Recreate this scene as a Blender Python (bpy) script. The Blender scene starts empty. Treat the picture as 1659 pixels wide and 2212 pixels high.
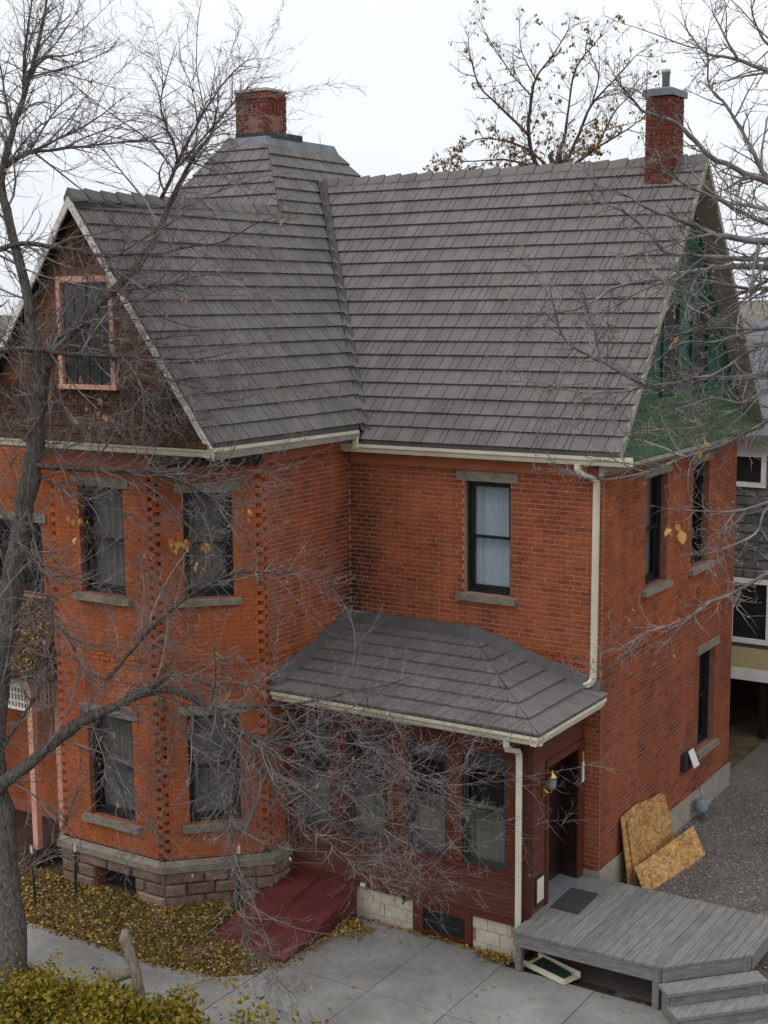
import bpy, bmesh, math, random
from mathutils import Vector, Matrix
R = math.radians
rng = random.Random(11)
scene = bpy.context.scene
COL = scene.collection

# ---------------------------------------------------------------- camera
CAM = Vector((8.2826, -19.0586, 9.6212))
FW = Vector((-0.53238834, 0.83369229, -0.14669631))
RT = Vector((0.84347696, 0.53709378, -0.00876884))
UP = Vector((-0.07147916, 0.12840339, 0.98914271))
cd = bpy.data.cameras.new('camera')
cd.sensor_fit = 'VERTICAL'
cd.sensor_height = 36.0
cd.lens = 36.0 * 3009.64 / 2212.0
cd.clip_start = 0.1
cd.clip_end = 3000
cam = bpy.data.objects.new('camera', cd)
COL.objects.link(cam)
cam.matrix_world = Matrix(((RT.x, UP.x, -FW.x, CAM.x), (RT.y, UP.y, -FW.y, CAM.y), (RT.z, UP.z, -FW.z, CAM.z), (0, 0, 0, 1)))
scene.camera = cam

# ---------------------------------------------------------------- sky, sun, exposure
SUN_EL, SUN_AZ = 48.0, 215.0      # degrees; azimuth clockwise from +Y
world = bpy.data.worlds.new('World')
scene.world = world
world.use_nodes = True
wt = world.node_tree
for n in list(wt.nodes):
    wt.nodes.remove(n)
wo = wt.nodes.new('ShaderNodeOutputWorld')
bg = wt.nodes.new('ShaderNodeBackground')
sky = wt.nodes.new('ShaderNodeTexSky')
sky.sky_type = 'NISHITA'
sky.sun_disc = False
sky.sun_elevation = R(SUN_EL)
sky.sun_rotation = R(SUN_AZ)
sky.dust_density = 3.0
cl = wt.nodes.new('ShaderNodeTexNoise')
cl.inputs['Scale'].default_value = 1.6
cl.inputs['Detail'].default_value = 4
cl.inputs['Roughness'].default_value = 0.5
tc = wt.nodes.new('ShaderNodeTexCoord')
mpw = wt.nodes.new('ShaderNodeMapping')
mpw.inputs['Scale'].default_value = (1, 1, 3)
wt.links.new(tc.outputs['Generated'], mpw.inputs['Vector'])
wt.links.new(mpw.outputs['Vector'], cl.inputs['Vector'])
rampw = wt.nodes.new('ShaderNodeValToRGB')
rampw.color_ramp.elements[0].position = 0.32
rampw.color_ramp.elements[0].color = (0.80, 0.85, 0.91, 1)
rampw.color_ramp.elements[1].position = 0.68
rampw.color_ramp.elements[1].color = (0.93, 0.96, 0.985, 1)
wt.links.new(cl.outputs['Fac'], rampw.inputs['Fac'])
sc_ = wt.nodes.new('ShaderNodeVectorMath')
sc_.operation = 'SCALE'
sc_.inputs['Scale'].default_value = 11.2
wt.links.new(rampw.outputs['Color'], sc_.inputs[0])
# overcast sky: brighter towards the zenith than at the horizon
sxyz = wt.nodes.new('ShaderNodeSeparateXYZ')
wt.links.new(tc.outputs['Generated'], sxyz.inputs[0])
zmap = wt.nodes.new('ShaderNodeMapRange')
zmap.inputs['From Min'].default_value = 0.0
zmap.inputs['From Max'].default_value = 1.0
zmap.inputs['To Min'].default_value = 10.6
zmap.inputs['To Max'].default_value = 16.5
wt.links.new(sxyz.outputs['Z'], zmap.inputs['Value'])
wt.links.new(zmap.outputs['Result'], sc_.inputs['Scale'])
mxw = wt.nodes.new('ShaderNodeMixRGB')
mxw.inputs['Fac'].default_value = 0.93       # solid cloud deck over the clear-sky model
wt.links.new(sky.outputs['Color'], mxw.inputs['Color1'])
wt.links.new(sc_.outputs['Vector'], mxw.inputs['Color2'])
wt.links.new(mxw.outputs['Color'], bg.inputs['Color'])
bg.inputs['Strength'].default_value = 0.1
wt.links.new(bg.outputs['Background'], wo.inputs['Surface'])

sl = bpy.data.lights.new('sun', 'SUN')
sl.energy = 0.7
sl.angle = R(25)
sl.color = (1.0, 0.97, 0.92)
sun = bpy.data.objects.new('sun', sl)
COL.objects.link(sun)
sd = Vector((math.sin(R(SUN_AZ)) * math.cos(R(SUN_EL)), math.cos(R(SUN_AZ)) * math.cos(R(SUN_EL)), math.sin(R(SUN_EL))))
sun.rotation_euler = sd.to_track_quat('Z', 'Y').to_euler()
sun.location = (0, 0, 40)
vs = scene.view_settings
vs.view_transform = 'Standard'
vs.look = 'None'
vs.gamma = 1
vs.use_curve_mapping = False
vs.exposure = 0.0

# ---------------------------------------------------------------- materials
M = {}
def nodes_of(name):
    m = bpy.data.materials.new(name)
    m.use_nodes = True
    nt = m.node_tree
    b = nt.nodes['Principled BSDF']
    return m, nt, b
def pos_noise(nt, scale, stretch=(1, 1, 1), detail=4, rough=0.55):
    g = nt.nodes.new('ShaderNodeNewGeometry')
    mp = nt.nodes.new('ShaderNodeMapping')
    mp.inputs['Scale'].default_value = stretch
    nt.links.new(g.outputs['Position'], mp.inputs['Vector'])
    n = nt.nodes.new('ShaderNodeTexNoise')
    n.inputs['Scale'].default_value = scale
    n.inputs['Detail'].default_value = detail
    n.inputs['Roughness'].default_value = rough
    nt.links.new(mp.outputs['Vector'], n.inputs['Vector'])
    return n.outputs['Fac']
def piece_random(nt):
    g = nt.nodes.new('ShaderNodeNewGeometry')
    o = nt.nodes.new('ShaderNodeObjectInfo')
    a = nt.nodes.new('ShaderNodeMath'); a.operation = 'ADD'
    nt.links.new(g.outputs['Random Per Island'], a.inputs[0])
    nt.links.new(o.outputs['Random'], a.inputs[1])
    f = nt.nodes.new('ShaderNodeMath'); f.operation = 'FRACT'
    nt.links.new(a.outputs[0], f.inputs[0])
    return f.outputs[0]
def ramp(nt, fac, stops):
    r = nt.nodes.new('ShaderNodeValToRGB')
    e = r.color_ramp.elements
    while len(e) < len(stops):
        e.new(0.5)
    for i, (p, c) in enumerate(stops):
        e[i].position = p
        e[i].color = (c[0], c[1], c[2], 1)
    nt.links.new(fac, r.inputs['Fac'])
    return r.outputs['Color']
def mixc(nt, fac, a, b, mode='MIX'):
    m = nt.nodes.new('ShaderNodeMixRGB')
    m.blend_type = mode
    for s, v in ((m.inputs['Fac'], fac), (m.inputs['Color1'], a), (m.inputs['Color2'], b)):
        if isinstance(v, (int, float)):
            s.default_value = v
        elif isinstance(v, tuple):
            s.default_value = (v[0], v[1], v[2], 1)
        else:
            nt.links.new(v, s)
    return m.outputs['Color']
def maprange(nt, fac, a, b, c, d):
    m = nt.nodes.new('ShaderNodeMapRange')
    nt.links.new(fac, m.inputs['Value'])
    m.inputs['From Min'].default_value = a
    m.inputs['From Max'].default_value = b
    m.inputs['To Min'].default_value = c
    m.inputs['To Max'].default_value = d
    return m.outputs['Result']
def add_bump(nt, b, fac, strength, dist):
    bp = nt.nodes.new('ShaderNodeBump')
    bp.inputs['Strength'].default_value = strength
    bp.inputs['Distance'].default_value = dist
    nt.links.new(fac, bp.inputs['Height'])
    nt.links.new(bp.outputs['Normal'], b.inputs['Normal'])
def mk(name, c1, c2, scale=6, stretch=(1, 1, 1), rough=0.85, jit=0.0, bump=0.0, bscale=40, bdist=0.01, lo=0.35, hi=0.65, spec=0.3, metal=0.0, fine=0.0):
    m, nt, b = nodes_of(name)
    f = pos_noise(nt, scale, stretch)
    col = ramp(nt, f, ((lo, c1), (hi, c2)))
    if fine:
        f2 = pos_noise(nt, scale * 9, stretch, 2)
        v = maprange(nt, f2, 0.3, 0.7, 1 - fine, 1 + fine)
        col = mixc(nt, 1.0, col, v, 'MULTIPLY')
    if jit:
        v = maprange(nt, piece_random(nt), 0, 1, 1 - jit, 1 + jit)
        col = mixc(nt, 1.0, col, v, 'MULTIPLY')
    nt.links.new(col, b.inputs['Base Color'])
    b.inputs['Roughness'].default_value = rough
    b.inputs['Specular IOR Level'].default_value = spec
    b.inputs['Metallic'].default_value = metal
    if bump:
        add_bump(nt, b, pos_noise(nt, bscale, stretch, 5), bump, bdist)
    M[name] = m
    return m
def brick_mat(name, stops, dark_amt):
    m, nt, b = nodes_of(name)
    col = ramp(nt, piece_random(nt), stops)
    big = maprange(nt, pos_noise(nt, 1.3), 0.3, 0.7, 0.68, 1.12)
    col = mixc(nt, 1.0, col, big, 'MULTIPLY')
    streak = maprange(nt, pos_noise(nt, 3.2, (1, 1, .16), 5), 0.32, 0.68, 0.78, 1.06)   # rain streaks
    col = mixc(nt, 1.0, col, streak, 'MULTIPLY')
    soot = maprange(nt, pos_noise(nt, 0.8, detail=6, rough=.7), 0.52, 0.72, 0.0, 0.45)    # sooty patches
    col = mixc(nt, soot, col, (0.10, 0.045, 0.03))
    fine = maprange(nt, pos_noise(nt, 55, detail=3), 0.3, 0.7, 0.82, 1.15)
    col = mixc(nt, 1.0, col, fine, 'MULTIPLY')
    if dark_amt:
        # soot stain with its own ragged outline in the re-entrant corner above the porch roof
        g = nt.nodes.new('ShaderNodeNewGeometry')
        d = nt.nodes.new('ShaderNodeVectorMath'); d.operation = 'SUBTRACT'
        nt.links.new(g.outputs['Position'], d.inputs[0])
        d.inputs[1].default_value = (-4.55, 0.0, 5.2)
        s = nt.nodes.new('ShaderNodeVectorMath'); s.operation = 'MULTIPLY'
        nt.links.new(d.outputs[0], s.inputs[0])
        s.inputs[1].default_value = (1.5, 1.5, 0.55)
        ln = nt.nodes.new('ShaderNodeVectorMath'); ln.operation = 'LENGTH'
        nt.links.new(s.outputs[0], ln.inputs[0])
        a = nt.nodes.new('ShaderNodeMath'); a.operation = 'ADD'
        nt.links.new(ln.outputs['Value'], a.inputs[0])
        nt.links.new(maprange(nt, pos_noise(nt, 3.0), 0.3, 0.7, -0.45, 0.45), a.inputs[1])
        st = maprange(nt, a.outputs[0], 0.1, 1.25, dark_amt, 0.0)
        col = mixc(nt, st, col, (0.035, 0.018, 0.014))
    nt.links.new(col, b.inputs['Base Color'])
    b.inputs['Roughness'].default_value = 0.9
    b.inputs['Specular IOR Level'].default_value = 0.2
    add_bump(nt, b, pos_noise(nt, 90, detail=4), 0.5, 0.004)
    M[name] = m
brick_mat('brick', ((0.0, (0.31, 0.080, 0.033)), (0.35, (0.36, 0.096, 0.036)), (0.65, (0.385, 0.108, 0.039)), (0.9, (0.33, 0.083, 0.036)), (0.97, (0.25, 0.066, 0.038)), (1.0, (0.29, 0.07, 0.036))), 0.85)
brick_mat('brick_bay', ((0.0, (0.44, 0.118, 0.040)), (0.5, (0.48, 0.132, 0.044)), (0.9, (0.45, 0.118, 0.040)), (1.0, (0.39, 0.098, 0.036))), 0)
brick_mat('brick_mottled', ((0.0, (0.29, 0.074, 0.032)), (0.35, (0.34, 0.09, 0.035)), (0.68, (0.30, 0.076, 0.034)), (0.86, (0.235, 0.066, 0.04)), (0.96, (0.16, 0.06, 0.046)), (1.0, (0.24, 0.066, 0.036))), 0)
brick_mat('brick_chimney', ((0.0, (0.17, 0.045, 0.03)), (0.4, (0.23, 0.06, 0.036)), (0.75, (0.14, 0.04, 0.03)), (1.0, (0.20, 0.05, 0.03))), 0)
mk('mortar', (0.33, 0.17, 0.12), (0.43, 0.245, 0.185), 9, bump=0.4, bscale=80)
mk('mortar_bay', (0.26, 0.085, 0.042), (0.33, 0.115, 0.058), 9, bump=0.4, bscale=80)
mk('mortar_dark', (0.2, 0.085, 0.055), (0.27, 0.125, 0.085), 9, bump=0.4, bscale=80)
mk('stone', (0.17, 0.145, 0.115), (0.26, 0.22, 0.17), 7, bump=0.9, bscale=18, bdist=0.02, jit=0.15, fine=0.12)
mk('stone_rose', (0.16, 0.105, 0.082), (0.25, 0.165, 0.125), 5, bump=1.0, bscale=12, bdist=0.03, jit=0.22, fine=0.15)
mk('roof_tile', (0.128, 0.117, 0.109), (0.165, 0.151, 0.141), 2.2, rough=0.8, jit=0.09, bump=0.35, bscale=60, bdist=0.004, fine=0.07)
mk('roof_under', (0.02, 0.019, 0.018), (0.03, 0.028, 0.027), 5)
mk('roof_metal', (0.075, 0.071, 0.068), (0.1, 0.094, 0.09), 5, rough=0.6)
mk('slate_metal', (0.12, 0.128, 0.145), (0.165, 0.175, 0.195), 3, rough=0.5, fine=0.06)
mk('tar', (0.022, 0.022, 0.024), (0.04, 0.04, 0.042), 9, rough=0.6)
mk('gutter_cream', (0.58, 0.53, 0.40), (0.68, 0.63, 0.49), 2.5, rough=0.5, fine=0.06)
mk('frieze_orange', (0.34, 0.10, 0.05), (0.40, 0.13, 0.065), 3, rough=0.6, fine=0.06)
mk('fascia_grey', (0.24, 0.215, 0.18), (0.32, 0.29, 0.25), 4, rough=0.8, fine=0.1)
mk('soffit_dark', (0.05, 0.035, 0.028), (0.075, 0.05, 0.04), 4)
mk('paint_flaking', (0.72, 0.69, 0.63), (0.26, 0.2, 0.16), 22, lo=0.56, hi=0.64, bump=0.5)
mk('paint_pink', (0.60, 0.30, 0.22), (0.66, 0.37, 0.28), 6, rough=0.6, fine=0.08)
mk('paint_white', (0.66, 0.64, 0.60), (0.74, 0.72, 0.68), 5, rough=0.6, fine=0.06)
mk('paint_green', (0.008, 0.055, 0.03), (0.014, 0.08, 0.044), 4, rough=0.6, jit=0.12)
mk('shingle_green', (0.032, 0.062, 0.014), (0.024, 0.072, 0.026), 2, rough=0.7, jit=0.22)
mk('shingle_brown', (0.04, 0.02, 0.012), (0.08, 0.036, 0.018), 3, rough=0.85, jit=0.3, fine=0.12)
mk('gable_wood', (0.10, 0.04, 0.018), (0.19, 0.075, 0.03), 5, stretch=(1, 1, 5), rough=0.8, jit=0.1)
mk('wood_maroon', (0.076, 0.0195, 0.012), (0.116, 0.030, 0.017), 4, stretch=(1, 6, 6), rough=0.5, jit=0.13, fine=0.08)
mk('wood_maroon_dark', (0.05, 0.013, 0.01), (0.075, 0.02, 0.014), 4, rough=0.5)
mk('door_dark', (0.016, 0.008, 0.006), (0.028, 0.013, 0.01), 4, rough=0.4)
mk('sash_black', (0.012, 0.013, 0.014), (0.022, 0.023, 0.024), 6, rough=0.4)
mk('sash_green', (0.03, 0.035, 0.033), (0.05, 0.055, 0.05), 6, rough=0.5)
mk('screen_grey', (0.035, 0.038, 0.038), (0.05, 0.054, 0.054), 6, rough=0.5)
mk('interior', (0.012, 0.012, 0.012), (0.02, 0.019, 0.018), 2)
mk('curtain_blue', (0.50, 0.56, 0.63), (0.62, 0.67, 0.72), 5, stretch=(8, 8, .4), rough=0.9)
mk('curtain_grey', (0.16, 0.15, 0.145), (0.24, 0.23, 0.22), 5, stretch=(8, 8, .4), rough=0.9)
mk('curtain_tan', (0.17, 0.155, 0.13), (0.23, 0.21, 0.175), 5, stretch=(8, 8, .4), rough=0.9)
mk('blind_tan', (0.085, 0.08, 0.07), (0.11, 0.105, 0.09), 3, rough=0.9)
mk('concrete_block', (0.46, 0.41, 0.31), (0.58, 0.53, 0.42), 6, rough=0.9, jit=0.07, bump=0.5, bscale=50, fine=0.1)
mk('concrete_old', (0.26, 0.225, 0.18), (0.36, 0.31, 0.25), 3, rough=0.9, bump=0.4, fine=0.12)
mk('slab', (0.195, 0.188, 0.172), (0.285, 0.278, 0.258), 1.1, rough=0.9, jit=0.05, bump=0.25, bscale=70, bdist=0.004, fine=0.09)
mk('slab_joint', (0.035, 0.03, 0.024), (0.07, 0.058, 0.04), 8)
mk('deck_wood', (0.15, 0.145, 0.135), (0.22, 0.213, 0.198), 5, stretch=(5, .5, 5), rough=0.85, jit=0.13, bump=0.4, bscale=30, fine=0.12)
mk('deck_beam', (0.15, 0.14, 0.14), (0.23, 0.215, 0.21), 5, stretch=(1, 1, 5), rough=0.85, jit=0.08, fine=0.1)
mk('maroon_metal', (0.095, 0.02, 0.02), (0.145, 0.034, 0.032), 2.6, rough=0.5, fine=0.12, bump=0.15, bscale=5, bdist=0.03, spec=0.4)
mk('rubber_mat', (0.035, 0.035, 0.036), (0.05, 0.05, 0.05), 30, rough=0.9, bump=0.5)
mk('brass', (0.45, 0.30, 0.08), (0.55, 0.38, 0.12), 8, rough=0.3, metal=1.0)
mk('metal_grey', (0.30, 0.31, 0.32), (0.38, 0.39, 0.4), 8, rough=0.4, metal=0.6)
mk('meter_grey', (0.16, 0.19, 0.21), (0.22, 0.25, 0.27), 8, rough=0.5)
mk('stake_green', (0.018, 0.04, 0.026), (0.03, 0.055, 0.035), 20, rough=0.7)
mk('yellow_plastic', (0.55, 0.42, 0.05), (0.6, 0.46, 0.08), 8, rough=0.5)
mk('bark', (0.07, 0.06, 0.052), (0.19, 0.168, 0.15), 7, stretch=(4, 4, 1), rough=0.95, bump=1.0, bscale=14, bdist=0.06, fine=0.35)
mk('twig', (0.10, 0.086, 0.08), (0.26, 0.23, 0.215), 4, rough=0.8, jit=0.3)
mk('twig_pale', (0.10, 0.09, 0.086), (0.28, 0.255, 0.25), 5, rough=0.7, jit=0.25)
mk('twig_dark', (0.07, 0.055, 0.045), (0.12, 0.095, 0.08), 3, rough=0.9, jit=0.2)
mk('bud', (0.28, 0.19, 0.09), (0.36, 0.24, 0.14), 5, rough=0.8, jit=0.3)
mk('neighbour_grey', (0.085, 0.085, 0.085), (0.12, 0.118, 0.112), 4, jit=0.25, fine=0.15)
mk('neighbour_yellow', (0.42, 0.35, 0.17), (0.5, 0.42, 0.22), 3, jit=0.06)
mk('neighbour_roof', (0.11, 0.115, 0.12), (0.16, 0.165, 0.17), 5, fine=0.2)
mk('far_red', (0.25, 0.09, 0.07), (0.3, 0.12, 0.09), 1)
mk('hill_scrub', (0.12, 0.095, 0.075), (0.18, 0.15, 0.115), 0.06, fine=0.25)
mk('soil', (0.05, 0.036, 0.02), (0.11, 0.08, 0.04), 3, bump=0.8, bscale=14, bdist=0.04, fine=0.3)
mk('stone_chip', (0.14, 0.12, 0.105), (0.24, 0.21, 0.19), 12, jit=0.62, rough=0.9)
mk('dead_wood', (0.15, 0.12, 0.09), (0.27, 0.225, 0.18), 8, stretch=(3, 3, .6), bump=0.8, bscale=20)

def leaf_mat(name, stops):
    m, nt, b = nodes_of(name)
    col = ramp(nt, piece_random(nt), stops)
    nt.links.new(col, b.inputs['Base Color'])
    b.inputs['Roughness'].default_value = 0.75
    b.inputs['Specular IOR Level'].default_value = 0.2
    M[name] = m
leaf_mat('leaf_litter', ((0.0, (0.26, 0.14, 0.03)), (0.2, (0.50, 0.31, 0.05)), (0.38, (0.14, 0.07, 0.022)), (0.55, (0.50, 0.34, 0.13)), (0.7, (0.12, 0.13, 0.018)), (0.85, (0.08, 0.045, 0.018)), (1.0, (0.34, 0.14, 0.045))))
leaf_mat('leaf_dry', ((0.0, (0.40, 0.20, 0.06)), (0.5, (0.50, 0.30, 0.11)), (1.0, (0.34, 0.16, 0.05))))
leaf_mat('leaf_shrub', ((0.0, (0.09, 0.09, 0.01)), (0.3, (0.20, 0.16, 0.015)), (0.6, (0.29, 0.20, 0.018)), (0.85, (0.15, 0.14, 0.014)), (1.0, (0.22, 0.11, 0.02))))
leaf_mat('leaf_far', ((0.0, (0.20, 0.12, 0.04)), (0.6, (0.30, 0.18, 0.05)), (1.0, (0.15, 0.09, 0.035))))
leaf_mat('grass', ((0.0, (0.05, 0.10, 0.012)), (0.6, (0.11, 0.15, 0.02)), (1.0, (0.2, 0.17, 0.04))))

def osb_mat():
    m, nt, b = nodes_of('osb')
    g = nt.nodes.new('ShaderNodeNewGeometry')
    mp = nt.nodes.new('ShaderNodeMapping')
    mp.inputs['Rotation'].default_value = (0.4, 0.3, 0.5)
    mp.inputs['Scale'].default_value = (1, .6, 1.3)
    nt.links.new(g.outputs['Position'], mp.inputs['Vector'])
    v = nt.nodes.new('ShaderNodeTexVoronoi')
    v.inputs['Scale'].default_value = 24
    v.inputs['Randomness'].default_value = 1
    nt.links.new(mp.outputs['Vector'], v.inputs['Vector'])
    sp = nt.nodes.new('ShaderNodeSeparateColor')
    nt.links.new(v.outputs['Color'], sp.inputs[0])
    col = ramp(nt, sp.outputs[0], ((0.0, (0.27, 0.12, 0.03)), (0.4, (0.42, 0.21, 0.06)), (0.8, (0.50, 0.28, 0.09)), (1.0, (0.58, 0.36, 0.15))))
    big = maprange(nt, pos_noise(nt, 2.5), 0.3, 0.7, 0.75, 1.15)
    col = mixc(nt, 1.0, col, big, 'MULTIPLY')
    nt.links.new(col, b.inputs['Base Color'])
    b.inputs['Roughness'].default_value = 0.8
    M['osb'] = m
osb_mat()
def glass_mat():
    m = bpy.data.materials.new('glass')
    m.use_nodes = True
    nt = m.node_tree
    for n in list(nt.nodes):
        nt.nodes.remove(n)
    o = nt.nodes.new('ShaderNodeOutputMaterial')
    t = nt.nodes.new('ShaderNodeBsdfTransparent')
    t.inputs['Color'].default_value = (0.78, 0.82, 0.83, 1)
    g = nt.nodes.new('ShaderNodeBsdfGlossy')
    g.inputs['Roughness'].default_value = 0.04
    lw = nt.nodes.new('ShaderNodeLayerWeight')
    lw.inputs['Blend'].default_value = 0.5
    pw_ = nt.nodes.new('ShaderNodeMath'); pw_.operation = 'POWER'
    nt.links.new(lw.outputs['Facing'], pw_.inputs[0]); pw_.inputs[1].default_value = 5
    f = nt.nodes.new('ShaderNodeMath'); f.operation = 'MULTIPLY_ADD'
    nt.links.new(pw_.outputs[0], f.inputs[0]); f.inputs[1].default_value = 0.6; f.inputs[2].default_value = 0.045
    x = nt.nodes.new('ShaderNodeMixShader')
    nt.links.new(f.outputs[0], x.inputs[0])
    nt.links.new(t.outputs[0], x.inputs[1])
    nt.links.new(g.outputs[0], x.inputs[2])
    nt.links.new(x.outputs[0], o.inputs['Surface'])
    M['glass'] = m
glass_mat()

# ---------------------------------------------------------------- mesh helpers
class MB:
    def __init__(self):
        self.v = []
        self.f = []
    def add(self, vs, fs):
        n = len(self.v)
        self.v.extend(tuple(p) for p in vs)
        self.f.extend(tuple(i + n for i in q) for q in fs)
        return self
    def hexa(self, p):      # 4 bottom (ccw seen from above), 4 top
        return self.add(p, [(3, 2, 1, 0), (4, 5, 6, 7), (0, 1, 5, 4), (1, 2, 6, 5), (2, 3, 7, 6), (3, 0, 4, 7)])
    def box(self, x0, x1, y0, y1, z0, z1):
        return self.hexa([(x0, y0, z0), (x1, y0, z0), (x1, y1, z0), (x0, y1, z0), (x0, y0, z1), (x1, y0, z1), (x1, y1, z1), (x0, y1, z1)])
    def fbox(self, F, u0, u1, n0, n1, z0, z1):   # box in a wall frame
        return self.hexa([F(u0, z0, n1), F(u1, z0, n1), F(u1, z0, n0), F(u0, z0, n0), F(u0, z1, n1), F(u1, z1, n1), F(u1, z1, n0), F(u0, z1, n0)])
    def quad(self, a, b, c, d):
        return self.add([a, b, c, d], [(0, 1, 2, 3)])
    def slab(self, pts, thick):                   # polygon (ccw) with a thickness vector
        n = len(pts)
        t = Vector(thick)
        low = [Vector(p) + t for p in pts]
        fs = [tuple(range(n)), tuple(range(2 * n - 1, n - 1, -1))]
        for i in range(n):
            j = (i + 1) % n
            fs.append((i, n + i, n + j, j))
        return self.add([Vector(p) for p in pts] + low, fs)
    def extrude(self, prof, a, b, na, nz=Vector((0, 0, 1))):   # profile (n,z) swept a->b
        k = len(prof)
        vs = [Vector(a) + na * p[0] + nz * p[1] for p in prof] + [Vector(b) + na * p[0] + nz * p[1] for p in prof]
        fs = [(i, (i + 1) % k, k + (i + 1) % k, k + i) for i in range(k)]
        fs += [tuple(range(k - 1, -1, -1)), tuple(range(k, 2 * k))]
        return self.add(vs, fs)
    def tube(self, pts, rad, n=6, cap=True):
        pts = [Vector(p) for p in pts]
        if isinstance(rad, (int, float)):
            rad = [rad] * len(pts)
        t0 = (pts[1] - pts[0]).normalized()
        ref = Vector((0, 0, 1)) if abs(t0.z) < 0.9 else Vector((1, 0, 0))
        a = t0.cross(ref).normalized()
        vs = []
        for i, p in enumerate(pts):
            t = (pts[min(i + 1, len(pts) - 1)] - pts[max(i - 1, 0)]).normalized()
            a = (a - t * a.dot(t)).normalized()
            b = t.cross(a)
            for k in range(n):
                an = 2 * math.pi * k / n
                vs.append(p + (a * math.cos(an) + b * math.sin(an)) * rad[i])
        fs = []
        for i in range(len(pts) - 1):
            for k in range(n):
                k2 = (k + 1) % n
                fs.append((i * n + k, i * n + k2, (i + 1) * n + k2, (i + 1) * n + k))
        if cap:
            fs.append(tuple(range(n - 1, -1, -1)))
            fs.append(tuple(range((len(pts) - 1) * n, len(pts) * n)))
        return self.add(vs, fs)
    def bar(self, pts, w, d, side):               # rectangular pipe along a path; side = fixed width direction
        pts = [Vector(p) for p in pts]
        s = Vector(side).normalized()
        vs = []
        for i, p in enumerate(pts):
            t = (pts[min(i + 1, len(pts) - 1)] - pts[max(i - 1, 0)]).normalized()
            b = t.cross(s).normalized()
            for x, y in ((-1, -1), (1, -1), (1, 1), (-1, 1)):
                vs.append(p + s * (x * w / 2) + b * (y * d / 2))
        fs = []
        for i in range(len(pts) - 1):
            for k in range(4):
                k2 = (k + 1) % 4
                fs.append((i * 4 + k, i * 4 + k2, (i + 1) * 4 + k2, (i + 1) * 4 + k))
        fs.append((3, 2, 1, 0))
        n = len(pts) - 1
        fs.append((n * 4, n * 4 + 1, n * 4 + 2, n * 4 + 3))
        return self.add(vs, fs)
    def lathe(self, c, prof, n=12):
        c = Vector(c)
        vs = []
        for r, z in prof:
            for k in range(n):
                a = 2 * math.pi * k / n
                vs.append(c + Vector((r * math.cos(a), r * math.sin(a), z)))
        fs = []
        for i in range(len(prof) - 1):
            for k in range(n):
                k2 = (k + 1) % n
                fs.append((i * n + k, i * n + k2, (i + 1) * n + k2, (i + 1) * n + k))
        fs.append(tuple(range(n - 1, -1, -1)))
        fs.append(tuple(range((len(prof) - 1) * n, len(prof) * n)))
        return self.add(vs, fs)
    def mesh(self, name, mat, smooth=False):
        me = bpy.data.meshes.new(name)
        me.from_pydata([tuple(p) for p in self.v], [], self.f)
        bm = bmesh.new()
        bm.from_mesh(me)
        if len(self.f) < 200000:
            bmesh.ops.recalc_face_normals(bm, faces=bm.faces)
        bm.to_mesh(me)
        bm.free()
        me.materials.append(M[mat])
        if smooth:
            me.polygons.foreach_set('use_smooth', [True] * len(me.polygons))
        return me
def tag(o, label=None, cat=None, group=None, kind=None):
    if label: o['label'] = label
    if cat: o['category'] = cat
    if group: o['group'] = group
    if kind: o['kind'] = kind
    return o
def parent_to(o, parent):
    o.parent = parent
    if parent.parent is None and parent.data is None:
        o.matrix_parent_inverse = Matrix.Translation(-parent.location)
def part(name, mb, mat, parent=None, smooth=False, kind=None, label=None):
    o = bpy.data.objects.new(name, mb.mesh(name, mat, smooth))
    COL.objects.link(o)
    if parent is not None:
        parent_to(o, parent)
    tag(o, label, kind=kind)
    return o
def thing(name, loc, label, cat, group=None):
    e = bpy.data.objects.new(name, None)
    e.empty_display_size = 0.3
    COL.objects.link(e)
    e.location = loc
    return tag(e, label, cat, group)
def frame(o, u, n):
    o = Vector(o); u = Vector(u).normalized(); n = Vector(n).normalized()
    def F(a, z, d=0.0):
        return Vector((o.x + u.x * a + n.x * d, o.y + u.y * a + n.y * d, z))
    F.u = u; F.n = n; F.o = o
    return F
def view_size(p, n, area):
    d = Vector(p) - CAM
    z = d.dot(FW)
    if z < 0.5:
        return 0
    x, y = d.dot(RT) / z, d.dot(UP) / z
    if abs(x) > 0.276 or abs(y) > 0.367:
        return 0
    return max(0, -d.normalized().dot(n)) * area / d.length_squared

# ================================================================ SETTING: ground, pavement
GZ = 0.22      # top of the concrete
def smooth(t):
    t = max(0.0, min(1.0, t))
    return t * t * (3 - 2 * t)
def ground_h(x, y):
    z = 0.13
    if y > -5.2:                                   # planting bed climbs to the bay
        k = smooth((-3.1 - x) / 0.5) if y < -3.9 else smooth((-4.45 - x) / 0.3 + (1 if y > -1.9 else 0))
        z += 0.27 * smooth((y + 5.0) / 1.5) * k
    kr = smooth((x + 0.5) / 0.3)
    z = max(z, 0.13 + 0.32 * smooth((y + 2.2) / 1.9) * kr)
    if y > 6:
        z = max(z, 0.45)
    d = math.hypot(x, y)
    if d > 60:
        z -= (d - 60) * 0.004
    return z
def axis(lo, hi, step, far):
    a = [-f for f in reversed(far)] + [lo + i * step for i in range(int(round((hi - lo) / step)) + 1)] + list(far)
    return sorted(set(round(v, 3) for v in a))
gx = axis(-13, 7, 0.25, (20, 40, 90, 200, 500, 1200))
gy = axis(-10, 12, 0.25, (20, 40, 90, 200, 500, 1200))
mb = MB()
mb.v = [(x, y, ground_h(x, y) + (rng.uniform(-.012, .012) if abs(x) < 14 and abs(y) < 13 else 0)) for y in gy for x in gx]
nx = len(gx)
mb.f = [(j * nx + i, j * nx + i + 1, (j + 1) * nx + i + 1, (j + 1) * nx + i) for j in range(len(gy) - 1) for i in range(nx - 1)]
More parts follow.
